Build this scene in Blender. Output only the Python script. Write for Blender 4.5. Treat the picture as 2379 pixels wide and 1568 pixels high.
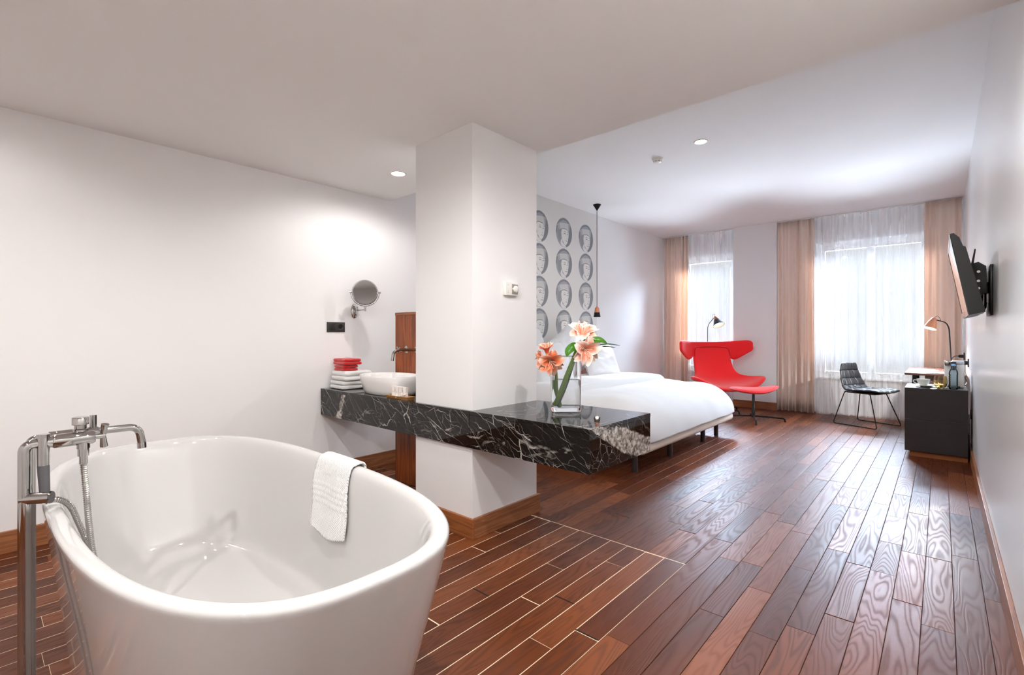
import bpy, bmesh, math, random
from mathutils import Vector, Matrix, noise
random.seed(7)
R = math.radians
D = bpy.data
scene = bpy.context.scene
for o in list(D.objects): D.objects.remove(o)
COL = scene.collection

# ------------------------------------------------------------------ camera, world, light, exposure
cam = D.objects.new('camera', D.cameras.new('camera')); COL.objects.link(cam)
cam.data.sensor_width = 36; cam.data.lens = 1121.6 / 2379 * 36
cam.data.shift_y = -7 / 2379
cam.data.clip_start = .02
cam.location = (0, 0, 1.15); cam.rotation_euler = (R(90), 0, R(41.65))
scene.camera = cam
vs = scene.view_settings
vs.view_transform = 'Standard'; vs.look = 'None'; vs.gamma = 1; vs.use_curve_mapping = False
vs.exposure = 1.22
scene.cycles.max_bounces = 10; scene.cycles.diffuse_bounces = 6; scene.cycles.glossy_bounces = 5
scene.cycles.transmission_bounces = 10; scene.cycles.transparent_max_bounces = 16
scene.cycles.sample_clamp_indirect = 8
scene.cycles.caustics_reflective = False; scene.cycles.caustics_refractive = True
w = D.worlds.new('daylight'); scene.world = w; w.use_nodes = True
bg = w.node_tree.nodes['Background']; bg.inputs[0].default_value = (.86, .93, 1, 1); bg.inputs[1].default_value = .45

def area(name, loc, rot, sx, sy, power, color, spread=180):
    l = D.lights.new(name, 'AREA'); l.shape = 'RECTANGLE'; l.size = sx; l.size_y = sy
    l.energy = power; l.color = color; l.spread = R(spread)
    o = D.objects.new(name, l); COL.objects.link(o); o.location = loc; o.rotation_euler = rot
    return o
# daylight entering through the two windows (outside the glass)
# (open sky above the street, and the sunlit street below, both outside the building)
area('open_sky', (-1.7, 9.9, 4.0), (R(-52), 0, 0), 5.5, 2.6, 6000, (.62, .79, 1))
area('sunlit_street', (-1.7, 10.0, -.9), (R(-122), 0, 0), 5.5, 2.2, 2300, (.70, .84, 1))

def spot(name, loc, power, color=(1, .86, .74), ang=120, blend=.8, size=.04, parent=None, rot=(0, 0, 0)):
    l = D.lights.new(name, 'SPOT'); l.energy = power; l.color = color; l.spot_size = R(ang); l.spot_blend = blend
    l.shadow_soft_size = size
    o = D.objects.new(name, l); COL.objects.link(o); o.location = loc; o.rotation_euler = rot
    if parent: o.parent = parent
    return o
WARM = (1, .99, .965)
P_BATH, P_BED = 22, 30
BATH_SPOTS = [(-3.011, 2.114), (-1.05, .55), (-2.35, -.35), (-.75, -.9), (-3.1, -.2), (-.33, 1.42)]  # the last is added out of view to light the pillar's right face
BED_SPOTS = [(-1.59, 4.299), (-.75, 3.25), (-.9, 6.3), (-2.9, 6.7)]

# ------------------------------------------------------------------ helpers
def lin(c):
    if isinstance(c, str):
        c = [int(c[i:i + 2], 16) / 255 for i in (0, 2, 4)]
    return tuple(x / 12.92 if x <= .04045 else ((x + .055) / 1.055) ** 2.4 for x in c) + (1,)

MATS = {}
def mat(name, color=None, rough=.5, metal=0., spec=.5, coat=0., trans=0., ior=1.45, emit=None, estr=0., bump=0., bscale=50., var=0., vscale=5., sheen=0., alpha=1.):
    if name in MATS: return MATS[name]
    m = D.materials.new(name); m.use_nodes = True; nt = m.node_tree; b = nt.nodes['Principled BSDF']
    c = lin(color)
    b.inputs['Base Color'].default_value = c; b.inputs['Roughness'].default_value = rough
    b.inputs['Metallic'].default_value = metal; b.inputs['Specular IOR Level'].default_value = spec
    b.inputs['Coat Weight'].default_value = coat; b.inputs['Coat Roughness'].default_value = .05
    b.inputs['Transmission Weight'].default_value = trans; b.inputs['IOR'].default_value = ior
    b.inputs['Sheen Weight'].default_value = sheen; b.inputs['Alpha'].default_value = alpha
    if emit:
        b.inputs['Emission Color'].default_value = lin(emit); b.inputs['Emission Strength'].default_value = estr
    tc = nt.nodes.new('ShaderNodeTexCoord')
    if bump or var:
        n = nt.nodes.new('ShaderNodeTexNoise'); n.inputs['Scale'].default_value = bscale; n.inputs['Detail'].default_value = 3
        nt.links.new(tc.outputs['Object'], n.inputs['Vector'])
        if bump:
            bp = nt.nodes.new('ShaderNodeBump'); bp.inputs['Strength'].default_value = bump; bp.inputs['Distance'].default_value = .004
            nt.links.new(n.outputs[0], bp.inputs['Height']); nt.links.new(bp.outputs[0], b.inputs['Normal'])
        if var:
            n2 = nt.nodes.new('ShaderNodeTexNoise'); n2.inputs['Scale'].default_value = vscale; n2.inputs['Detail'].default_value = 4
            nt.links.new(tc.outputs['Object'], n2.inputs['Vector'])
            r = nt.nodes.new('ShaderNodeMapRange'); r.inputs[3].default_value = 1 - var; r.inputs[4].default_value = 1 + var
            nt.links.new(n2.outputs[0], r.inputs[0])
            v = nt.nodes.new('ShaderNodeVectorMath'); v.operation = 'SCALE'; v.inputs[0].default_value = c[:3]
            nt.links.new(r.outputs[0], v.inputs['Scale']); nt.links.new(v.outputs[0], b.inputs['Base Color'])
    MATS[name] = m
    return m

class NT:
    """tiny node helper"""
    def __init__(s, name):
        s.m = D.materials.new(name); s.m.use_nodes = True; s.t = s.m.node_tree; s.b = s.t.nodes['Principled BSDF']
        s.out = s.t.nodes['Material Output']; MATS[name] = s.m
    def n(s, typ, inputs=None, **props):
        k = s.t.nodes.new('ShaderNode' + typ)
        for a, v in props.items(): setattr(k, a, v)
        for a, v in (inputs or {}).items(): s.put(v, k.inputs[a])
        return k
    def put(s, v, sock):
        if isinstance(v, bpy.types.NodeSocket): s.t.links.new(v, sock)
        elif isinstance(v, bpy.types.Node): s.t.links.new(v.outputs[0], sock)
        else: sock.default_value = v
    def math(s, op, a, b=0., c=0., clamp=False):
        k = s.n('Math', operation=op, use_clamp=clamp); s.put(a, k.inputs[0]); s.put(b, k.inputs[1]); s.put(c, k.inputs[2]); return k.outputs[0]
    def vmul(s, v, f):
        k = s.n('VectorMath', operation='MULTIPLY'); s.put(v, k.inputs[0]); k.inputs[1].default_value = f; return k.outputs[0]
    def vadd(s, a, b):
        k = s.n('VectorMath', operation='ADD'); s.put(a, k.inputs[0]); s.put(b, k.inputs[1]); return k.outputs[0]
    def noise(s, v, scale, detail=3, rough=.5, dist=0.):
        k = s.n('TexNoise', {'Scale': scale, 'Detail': detail, 'Roughness': rough, 'Distortion': dist}); s.put(v, k.inputs['Vector']); return k
    def ramp(s, f, stops):
        k = s.n('ValToRGB'); cr = k.color_ramp
        while len(cr.elements) < len(stops): cr.elements.new(.5)
        for e, (p, c) in zip(cr.elements, stops): e.position = p; e.color = c if len(c) == 4 else tuple(c) + (1,)
        s.put(f, k.inputs[0]); return k.outputs[0]
    def mix(s, f, a, b, bt='MIX'):
        k = s.n('Mix', data_type='RGBA', blend_type=bt); s.put(f, k.inputs[0]); s.put(a, k.inputs[6]); s.put(b, k.inputs[7]); return k.outputs[2]

def setp(o, label=None, cat=None, group=None, kind=None):
    if label: o['label'] = label
    if cat: o['category'] = cat
    if group: o['group'] = group
    if kind: o['kind'] = kind
    return o

def thing(name, label, cat, loc=(0, 0, 0), rotz=0., group=None, local=False):
    o = D.objects.new(name, None); COL.objects.link(o); o.empty_display_size = .1
    o.location = loc; o.rotation_euler = (0, 0, rotz)
    setp(o, label, cat, group)
    ORG[o.name] = Vector((0, 0, 0)) if local else Vector(loc)
    return o
ORG = {}
def obj(name, bm, m, parent=None, loc=None, smooth=True, label=None, cat=None, group=None, kind=None, auto=50):
    """link a bmesh (vertices in world space unless the parent is 'local') as one object"""
    me = D.meshes.new(name)
    if isinstance(bm, bmesh.types.BMesh):
        org = Vector((0, 0, 0))
        if parent is not None: org = ORG.get(parent.name, org)
        elif loc is not None: org = Vector(loc)
        if org.length: bmesh.ops.translate(bm, verts=bm.verts, vec=-org)
        bm.normal_update(); bm.to_mesh(me); bm.free()
    for k in (m if isinstance(m, (list, tuple)) else [m]): me.materials.append(k)
    o = D.objects.new(name, me); COL.objects.link(o)
    if parent is not None:
        o.parent = parent; ORG[o.name] = ORG.get(parent.name, Vector((0, 0, 0)))
    elif loc is not None: o.location = loc
    if parent is None: ORG[o.name] = Vector(loc) if loc is not None else Vector((0, 0, 0))
    if smooth:
        me.polygons.foreach_set('use_smooth', [True] * len(me.polygons))
        if auto is not None:
            bm2 = bmesh.new(); bm2.from_mesh(me)
            for e in bm2.edges:
                if len(e.link_faces) == 2 and e.calc_face_angle(0) > R(auto): e.smooth = False
            bm2.to_mesh(me); bm2.free()
    setp(o, label, cat, group, kind)
    return o

def bx(x0, x1, y0, y1, z0, z1, bev=0., bm=None, seg=2):
    own = bmesh.new()
    bmesh.ops.create_cube(own, size=1)
    bmesh.ops.scale(own, vec=(x1 - x0, y1 - y0, z1 - z0), verts=own.verts)
    bmesh.ops.translate(own, vec=((x0 + x1) / 2, (y0 + y1) / 2, (z0 + z1) / 2), verts=own.verts)
    if bev: bmesh.ops.bevel(own, geom=own.edges[:], offset=bev, segments=seg, profile=.5, affect='EDGES')
    if bm is None: return own
    return merge(bm, own)
def merge(a, b):
    me = D.meshes.new('tmp'); b.to_mesh(me); b.free(); a.from_mesh(me); D.meshes.remove(me); return a
def xform(bm, M):
    bmesh.ops.transform(bm, matrix=M, verts=bm.verts); return bm
def lathe(profile, seg=32, M=None, cap=False):
    bm = bmesh.new(); rings = []
    for r, z in profile:
        if r < 1e-6: rings.append([bm.verts.new((0, 0, z))])
        else: rings.append([bm.verts.new((r * math.cos(2 * math.pi * i / seg), r * math.sin(2 * math.pi * i / seg), z)) for i in range(seg)])
    for a, b in zip(rings, rings[1:]):
        for i in range(seg):
            j = (i + 1) % seg
            if len(a) == 1 and len(b) == 1: continue
            if len(a) == 1: bm.faces.new((a[0], b[i], b[j]))
            elif len(b) == 1: bm.faces.new((a[i], b[0], a[j]))
            else: bm.faces.new((a[i], b[i], b[j], a[j]))
    bmesh.ops.recalc_face_normals(bm, faces=bm.faces[:])
    if M is not None: xform(bm, M)
    return bm
def catmull(pts, n=6):
    pts = [Vector(p) for p in pts]; out = []
    P = [pts[0] * 2 - pts[1]] + pts + [pts[-1] * 2 - pts[-2]]
    for i in range(1, len(P) - 2):
        for k in range(n):
            t = k / n; a, b, c, d = P[i - 1:i + 3]
            out.append(.5 * ((2 * b) + (c - a) * t + (2 * a - 5 * b + 4 * c - d) * t * t + (3 * b - a - 3 * c + d) * t ** 3))
    out.append(pts[-1]); return out
def fillet(pts, r, n=6):
    """polyline with rounded corners"""
    pts = [Vector(p) for p in pts]; out = [pts[0]]
    for a, b, c in zip(pts, pts[1:], pts[2:]):
        d1 = (a - b).normalized(); d2 = (c - b).normalized()
        rr = min(r, (a - b).length * .49, (c - b).length * .49)
        p, q = b + d1 * rr, b + d2 * rr
        for k in range(n + 1):
            t = k / n; out.append((1 - t) ** 2 * p + 2 * t * (1 - t) * b + t * t * q)
    out.append(pts[-1]); return out
def tube(pts, r, seg=12, bm=None, cap=True, closed=False):
    own = bm or bmesh.new(); pts = [Vector(p) for p in pts]; rings = []
    t0 = (pts[1] - pts[0]).normalized(); up = Vector((0, 0, 1)) if abs(t0.z) < .9 else Vector((1, 0, 0))
    u = t0.cross(up).normalized(); n = len(pts)
    for i, p in enumerate(pts):
        if closed: t = (pts[(i + 1) % n] - pts[i - 1]).normalized()
        else: t = (pts[min(i + 1, n - 1)] - pts[max(i - 1, 0)]).normalized()
        u = (u - t * u.dot(t)).normalized(); v = t.cross(u)
        rr = r[i] if isinstance(r, (list, tuple)) else (r(i / (n - 1)) if callable(r) else r)
        rings.append([own.verts.new(p + rr * (math.cos(2 * math.pi * k / seg) * u + math.sin(2 * math.pi * k / seg) * v)) for k in range(seg)])
    rg = list(zip(rings, rings[1:])) + ([(rings[-1], rings[0])] if closed else [])
    for a, b in rg:
        for k in range(seg): own.faces.new((a[k], a[(k + 1) % seg], b[(k + 1) % seg], b[k]))
    if cap and not closed:
        own.faces.new(rings[0][::-1]); own.faces.new(rings[-1])
    return own
def rod(a, b, r, seg=16, bm=None): return tube([a, b], r, seg, bm)
def grid(fn, nu, nv, closed_u=False):
    bm = bmesh.new(); V = [[bm.verts.new(fn(i / (nu if closed_u else nu - 1), j / (nv - 1))) for i in range(nu)] for j in range(nv)]
    for j in range(nv - 1):
        for i in range(nu if closed_u else nu - 1):
            k = (i + 1) % nu; bm.faces.new((V[j][i], V[j][k], V[j + 1][k], V[j + 1][i]))
    return bm
def mods(o, solid=None, sub=0, off=0.):
    if solid:
        m = o.modifiers.new('solid', 'SOLIDIFY'); m.thickness = solid; m.offset = off
    if sub:
        m = o.modifiers.new('sub', 'SUBSURF'); m.levels = sub; m.render_levels = sub
    return o
def prism(poly, axis, a, b, bm=None):
    """extrude a 2-D polygon along an axis ('x': poly=(y,z); 'y': poly=(x,z); 'z': poly=(x,y))"""
    own = bm or bmesh.new()
    f = {'x': lambda p, s: (s, p[0], p[1]), 'y': lambda p, s: (p[0], s, p[1]), 'z': lambda p, s: (p[0], p[1], s)}[axis]
    A = [own.verts.new(f(p, a)) for p in poly]; B = [own.verts.new(f(p, b)) for p in poly]; n = len(poly)
    own.faces.new(A); own.faces.new(B[::-1])
    for i in range(n): own.faces.new((A[i], B[i], B[(i + 1) % n], A[(i + 1) % n]))
    bmesh.ops.recalc_face_normals(own, faces=own.faces[:]); return own
def rotz(a): return Matrix.Rotation(a, 4, 'Z')
def T(x, y, z): return Matrix.Translation((x, y, z))
def aim(a, b):
    """matrix taking +Z at the origin to the axis a->b"""
    d = (Vector(b) - Vector(a)).normalized(); return Matrix.Translation(a) @ d.to_track_quat('Z', 'Y').to_matrix().to_4x4()
def smooth01(x): x = max(0, min(1, x)); return x * x * (3 - 2 * x)

# ------------------------------------------------------------------ materials
def wall_mat(name, col, rough, spec):
    return mat(name, col, rough, spec=spec, bump=.06, bscale=220)
M_wall = wall_mat('wall_paint', (.91, .905, .905), .6, .3)
M_wall_r = wall_mat('gloss_wall_paint', (.89, .89, .89), .24, .5)
M_ceil = wall_mat('ceiling_paint', (.92, .915, .91), .7, .2)
M_white = mat('white_plastic', (.9, .89, .87), .35)
M_porc2 = mat('basin_porcelain', (.93, .925, .92), .08, spec=.5, coat=.3)
M_porc = mat('porcelain', (.765, .755, .75), .06, spec=.6, coat=.6)
M_chrome = mat('chrome', (.72, .71, .70), .05, metal=1)
M_dchrome = mat('dark_chrome', (.42, .41, .41), .12, metal=1)
M_black = mat('black_plastic', (.06, .06, .06), .35)
M_bmetal = mat('black_metal', (.09, .085, .09), .3, metal=.4)
M_gmetal = mat('grey_metal', (.36, .35, .36), .35, metal=.8)
M_grip = mat('grey_grip', (.33, .32, .33), .55)
M_red = mat('red_wool', (.93, .07, .10), .75, sheen=.3, bump=.25, bscale=900)
M_reds = mat('red_wool_seam', (.55, .02, .07), .8)
M_linen = mat('white_linen', (.84, .84, .845), .85, sheen=.2, bump=.12, bscale=300)
M_towel = mat('white_towel', (.93, .925, .92), .95, sheen=.4, bump=.9, bscale=260)
M_rtowel = mat('red_towel', (.78, .02, .03), .95, sheen=.4, bump=.9, bscale=260)
M_frame = mat('bed_frame_cover', (.88, .84, .80), .7, bump=.1, bscale=400)
M_lamp_in = mat('lamp_inner', (.97, .95, .9), .5)
M_darkcab = mat('dark_oak_veneer', (.16, .137, .137), .45, spec=.4, var=.22, vscale=6, bump=.2, bscale=90)
M_wooddesk = mat('desk_wood', (.42, .27, .22), .25, var=.15, vscale=4)
M_plinth = mat('plinth_wood', (.62, .36, .17), .5, var=.15)
M_leather = mat('slate_leather', (.20, .205, .225), .36, spec=.6, bump=.15, bscale=500)
M_stem = mat('green_stem', (.40, .58, .14), .4, var=.2, vscale=12)
M_leaf = mat('green_leaf', (.25, .47, .08), .3, var=.2, vscale=20)
M_dleaf = mat('dark_leaf', (.10, .22, .14), .35)
M_cup = mat('cup_porcelain', (.86, .87, .84), .15)
M_amber = mat('amber_water', (.93, .78, .50), .02, trans=1, ior=1.33)
M_glasses = mat('clear_glass', (1, 1, 1), .0, trans=1, ior=1.45)
M_waterm = mat('vase_water', (.99, .995, 1), .0, trans=1, ior=1.33)
M_cap = mat('blue_cap', (.45, .68, .90), .4)
M_copper = mat('copper', (.80, .52, .38), .35, metal=.4)
M_silver = mat('silver_screen_frame', (.8, .8, .82), .2, metal=.8)
M_grout = mat('floor_grout', (.95, .86, .74), .8)
M_sub = mat('floor_joint', (.12, .06, .05), .8)
M_cable = mat('black_cable', (.05, .05, .055), .5)

def wood_floor():
    k = NT('plank_wood'); g = k.n('NewGeometry'); oi = k.n('ObjectInfo')
    rnd = k.math('FRACT', k.math('ADD', k.math('MULTIPLY', oi.outputs['Random'], 7.13), k.math('MULTIPLY', g.outputs['Random Per Island'], 5.7)))
    rnd2 = k.math('FRACT', k.math('MULTIPLY', rnd, 17.3))
    off = k.n('CombineXYZ', {'X': k.math('MULTIPLY', rnd, 37.), 'Y': k.math('MULTIPLY', rnd2, 91.), 'Z': k.math('MULTIPLY', rnd, 13.)})
    p = k.vadd(g.outputs['Position'], off)
    ring = k.noise(k.vmul(p, (6.5, .70, 1)), 1, 2, .45, .30)
    s = k.math('SINE', k.math('MULTIPLY', ring.outputs[0], 165.))
    rings = k.math('POWER', k.math('MULTIPLY_ADD', s, .5, .5), 2.2)
    fine = k.noise(k.vmul(p, (260, 9, 1)), 1, 3, .6)
    blot = k.noise(k.vmul(p, (6, 2.2, 1)), 1, 4, .55)
    base = k.ramp(rnd, [(0, lin((.32, .15, .065))), (.35, lin((.38, .185, .08))), (.7, lin((.44, .225, .105))), (1, lin((.55, .31, .175)))])
    base = k.mix(k.math('MULTIPLY', rings, k.math('MULTIPLY_ADD', k.math('FRACT', k.math('MULTIPLY', rnd, 53.7)), .36, .12)), base, lin((.18, .085, .05)))
    base = k.mix(k.math('MULTIPLY', k.math('SUBTRACT', blot.outputs[0], .45, clamp=True), 1.3, clamp=True), base, lin((.47, .26, .16)))
    base = k.mix(k.math('MULTIPLY', fine.outputs[0], .22), base, lin((.22, .105, .065)))
    k.put(base, k.b.inputs['Base Color'])
    rg = k.math('MULTIPLY_ADD', blot.outputs[0], .20, k.math('MULTIPLY_ADD', rings, .12, .27))
    k.put(rg, k.b.inputs['Roughness']); k.b.inputs['Specular IOR Level'].default_value = .27
    h = k.math('ADD', k.math('MULTIPLY', rings, -.5), k.math('MULTIPLY', fine.outputs[0], .5))
    bp = k.n('Bump', {'Strength': .35, 'Distance': .0012, 'Height': h}); k.put(bp, k.b.inputs['Normal'])
    return k.m
M_floor = wood_floor()
def wood_trim(name, c1, c2, axis, rough=.4):
    k = NT(name); g = k.n('NewGeometry'); sc = {'x': (1.2, 20, 20), 'y': (20, 1.2, 20), 'z': (16, 16, 1.1)}[axis]
    n = k.noise(k.vmul(g.outputs['Position'], sc), 1, 4, .55, .4)
    s = k.math('MULTIPLY_ADD', k.math('SINE', k.math('MULTIPLY', n.outputs[0], 40.)), .5, .5)
    f = k.math('ADD', k.math('MULTIPLY', s, .35), k.math('MULTIPLY', n.outputs[0], .6))
    k.put(k.ramp(f, [(.15, lin(c1)), (.8, lin(c2))]), k.b.inputs['Base Color']); k.b.inputs['Roughness'].default_value = rough
    return k.m
M_trim_x = wood_trim('baseboard_wood_x', (.42, .235, .13), (.66, .40, .22), 'x')
M_trim_y = wood_trim('baseboard_wood_y', (.46, .28, .17), (.66, .43, .28), 'y')
M_post = wood_trim('post_wood', (.36, .15, .06), (.66, .35, .16), 'z')
M_tray = wood_trim('tray_wood', (.55, .36, .18), (.80, .60, .36), 'x')

def marble():
    k = NT('black_marble'); g = k.n('NewGeometry'); P = g.outputs['Position']
    wob = k.noise(P, 5., 4, .6); wv = k.vmul(k.vadd(wob.outputs['Color'], (-.5, -.5, -.5)), (.07, .07, .07))
    p = k.vadd(k.vmul(P, (1, 1, 1)), wv)
    # shear so that the veins lean
    sp = k.n('SeparateXYZ'); k.put(p, sp.inputs[0])
    q = k.n('CombineXYZ', {'X': k.math('ADD', sp.outputs[0], k.math('MULTIPLY', sp.outputs[2], 1.1)), 'Y': sp.outputs[1], 'Z': k.math('ADD', sp.outputs[2], k.math('MULTIPLY', sp.outputs[1], .6))})
    def veins(scale, wdt, seed, lo, hi):
        v = k.n('TexVoronoi', {'Scale': scale}, feature='DISTANCE_TO_EDGE'); k.put(k.vadd(q.outputs[0], (seed, seed * 1.3, seed * .7)), v.inputs['Vector'])
        msk = k.noise(k.vadd(P, (seed, 0, seed)), 6., 3, .6)
        mk = k.n('MapRange', {0: msk.outputs[0], 1: lo, 2: hi})
        th = k.math('MULTIPLY', mk.outputs[0], wdt)
        e = k.math('SUBTRACT', 1., k.math('DIVIDE', v.outputs[0], k.math('ADD', th, .0004)), clamp=True)
        return k.math('MULTIPLY', k.math('POWER', e, .7), k.math('MULTIPLY_ADD', mk.outputs[0], .6, .2), clamp=True)
    v1 = veins(3.4, .011, 1.7, .40, .68); v2 = veins(8., .011, 5.2, .47, .68); v3 = veins(17., .016, 9.1, .50, .70); v4 = veins(5.5, .010, 12.4, .44, .68)
    vv = k.math('MAXIMUM', k.math('MAXIMUM', v1, v4), k.math('MAXIMUM', v2, v3))
    # cloudy white wisps low on the front face
    cl = k.noise(k.vadd(k.vmul(p, (5, 5, 16)), (3.1, 0, 0)), 1, 6, .65, 1.2)
    # the broad pale band across the end face
    s2 = k.n('SeparateXYZ'); k.put(P, s2.inputs[0]); wb = k.noise(P, 14., 5, .7)
    # centre line z + .33 y = 1.34, widening away from the front corner
    dd = k.math('SUBTRACT', k.math('ADD', s2.outputs[2], k.math('MULTIPLY', s2.outputs[1], .33)), 1.340)
    dd = k.math('ADD', dd, k.math('MULTIPLY', k.math('SUBTRACT', wb.outputs[0], .5), .045))
    wid = k.math('MINIMUM', k.math('MULTIPLY_ADD', k.math('SUBTRACT', s2.outputs[1], 1.88), .20, .010), .068)
    band = k.math('SUBTRACT', 1., k.math('DIVIDE', k.math('ABSOLUTE', dd), wid), clamp=True)
    band = k.math('MULTIPLY', k.math('MULTIPLY', band, 7., clamp=True), k.math('GREATER_THAN', s2.outputs[0], -1.20))
    mott = k.noise(P, 38., 5, .65, .5)
    bcol = k.ramp(mott.outputs[0], [(.34, lin((.30, .285, .275))), (.48, lin((.56, .54, .52))), (.60, lin((.82, .80, .77)))])
    # a pale diagonal patch near the left wall, and wisps along the bottom of the front
    cloud = k.math('MULTIPLY', k.math('SUBTRACT', cl.outputs[0], .56, clamp=True), 7., clamp=True)
    low = k.math('SUBTRACT', 1., k.math('DIVIDE', k.math('ABSOLUTE', k.math('SUBTRACT', s2.outputs[2], .585)), .05), clamp=True)
    cloud = k.math('MULTIPLY', cloud, k.math('MULTIPLY', low, k.math('LESS_THAN', s2.outputs[1], 1.862)))
    pt = k.math('ADD', k.math('ADD', s2.outputs[0], 3.365), k.math('MULTIPLY', k.math('SUBTRACT', s2.outputs[2], .62), -.42))
    pt = k.math('ADD', pt, k.math('MULTIPLY', k.math('SUBTRACT', wb.outputs[0], .5), .16))
    patch = k.math('MULTIPLY', k.math('MULTIPLY', k.math('SUBTRACT', 1., k.math('DIVIDE', k.math('ABSOLUTE', pt), .038), clamp=True), 2.5, clamp=True), k.math('LESS_THAN', s2.outputs[2], .70))
    base = k.mix(vv, lin((.075, .06, .055)), lin((.88, .86, .83)))
    base = k.mix(k.math('MULTIPLY', cloud, .85), base, lin((.74, .71, .68)))
    base = k.mix(k.math('MAXIMUM', band, patch), base, bcol)
    k.put(base, k.b.inputs['Base Color']); k.b.inputs['Roughness'].default_value = .035; k.b.inputs['Specular IOR Level'].default_value = .45
    return k.m
M_marble = marble()

def cloth_trans(name, col, transp, transl, rough=.8, col2=None):
    m = D.materials.new(name); m.use_nodes = True; nt = m.node_tree; nt.nodes.remove(nt.nodes['Principled BSDF']); out = nt.nodes['Material Output']
    d = nt.nodes.new('ShaderNodeBsdfDiffuse'); d.inputs[0].default_value = lin(col)
    t = nt.nodes.new('ShaderNodeBsdfTranslucent'); t.inputs[0].default_value = lin(col2 or col)
    a = nt.nodes.new('ShaderNodeMixShader'); a.inputs[0].default_value = transl
    nt.links.new(d.outputs[0], a.inputs[1]); nt.links.new(t.outputs[0], a.inputs[2])
    tp = nt.nodes.new('ShaderNodeBsdfTransparent'); b = nt.nodes.new('ShaderNodeMixShader'); b.inputs[0].default_value = transp
    # broad upright streaks of transparency, put in to imitate light and shade of folds
    n = nt.nodes.new('ShaderNodeTexNoise'); n.inputs['Scale'].default_value = 3; g = nt.nodes.new('ShaderNodeNewGeometry')
    vm = nt.nodes.new('ShaderNodeVectorMath'); vm.operation = 'MULTIPLY'; vm.inputs[1].default_value = (5, 5, .25)
    nt.links.new(g.outputs['Position'], vm.inputs[0]); nt.links.new(vm.outputs[0], n.inputs['Vector'])
    r = nt.nodes.new('ShaderNodeMapRange'); r.inputs[1].default_value = .3; r.inputs[2].default_value = .7; r.inputs[3].default_value = transp * .80; r.inputs[4].default_value = min(1, transp * 1.25)
    nt.links.new(n.outputs[0], r.inputs[0]); nt.links.new(r.outputs[0], b.inputs[0])
    nt.links.new(a.outputs[0], b.inputs[1]); nt.links.new(tp.outputs[0], b.inputs[2]); nt.links.new(b.outputs[0], out.inputs[0])
    MATS[name] = m; return m
M_sheer = cloth_trans('sheer_voile', (.95, .94, .94), .62, .03)
M_peach = cloth_trans('peach_curtain', (.975, .925, .885), .0, .26, col2=(.98, .87, .79))
def thin_glass(name, tint=(1, 1, 1)):
    m = D.materials.new(name); m.use_nodes = True; nt = m.node_tree; nt.nodes.remove(nt.nodes['Principled BSDF']); out = nt.nodes['Material Output']
    a = nt.nodes.new('ShaderNodeBsdfTransparent'); a.inputs[0].default_value = tint + (1,)
    g = nt.nodes.new('ShaderNodeBsdfGlossy'); g.inputs['Roughness'].default_value = .01
    f = nt.nodes.new('ShaderNodeFresnel'); f.inputs[0].default_value = 1.45; x = nt.nodes.new('ShaderNodeMixShader')
    nt.links.new(f.outputs[0], x.inputs[0]); nt.links.new(a.outputs[0], x.inputs[1]); nt.links.new(g.outputs[0], x.inputs[2]); nt.links.new(x.outputs[0], out.inputs[0])
    MATS[name] = m; return m
M_glass = thin_glass('window_glass'); M_bottle = thin_glass('blue_plastic', (.88, .95, .99))
def petal_mat(name, stops):
    k = NT(name); at = k.n('Attribute', attribute_name='pc'); s = k.n('SeparateColor'); k.put(at.outputs['Color'], s.inputs[0])
    ed, ctr = s.outputs[0], s.outputs[1]
    n = k.noise(k.n('TexCoord').outputs['Object'], 60., 3, .6)
    f = k.math('ADD', ed, k.math('MULTIPLY', k.math('SUBTRACT', n.outputs[0], .5), .35))
    c = k.ramp(f, [(p_, lin(c_)) for p_, c_ in stops])
    c = k.mix(ctr, c, lin((.90, .95, .72)))
    k.put(c, k.b.inputs['Base Color']); k.b.inputs['Roughness'].default_value = .5
    k.b.inputs['Subsurface Weight'].default_value = .15; k.b.inputs['Subsurface Radius'].default_value = (.02, .01, .008)
    return k.m
M_petal = petal_mat('petal', [(.0, (.90, .38, .28)), (.34, (.94, .60, .49)), (.62, (.96, .83, .77)), (.88, (.97, .94, .92))])
M_petal2 = petal_mat('orange_petal', [(.0, (.84, .32, .18)), (.40, (.90, .46, .29)), (.70, (.93, .64, .50)), (.95, (.95, .88, .84))])

# ------------------------------------------------------------------ room shell
XL, XR = -3.685, .208          # left and right walls
ZL, ZH = 2.344, 2.855          # low bath ceiling, high bedroom ceiling
YB, YW, YO = -1.8, 8.13, 8.40  # wall behind the camera, face of the window pier, window plane
YD = 2.50                      # edge of the dropped ceiling
def struct(name, bm, m, parent=None, **k):
    return obj(name, bm, m, parent, smooth=False, kind=None if parent else 'structure', **k)
struct('wall_left', bx(XL - .15, XL, YB, YO + .25, 0, ZH + .1), M_wall)
wr = struct('wall_right', bx(XR, XR + .15, YB, YO + .25, 0, ZH + .1), M_wall_r)
struct('wall_rear', bx(XL, XR, YB - .15, YB, 0, ZH), M_wall)
ceil = struct('ceiling', bx(XL, XR, YD, YO + .25, ZH, ZH + .1), M_ceil)
struct('ceiling_bulkhead', bx(XL, XR, YB, YD, ZL, ZH + .1), M_ceil)
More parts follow.
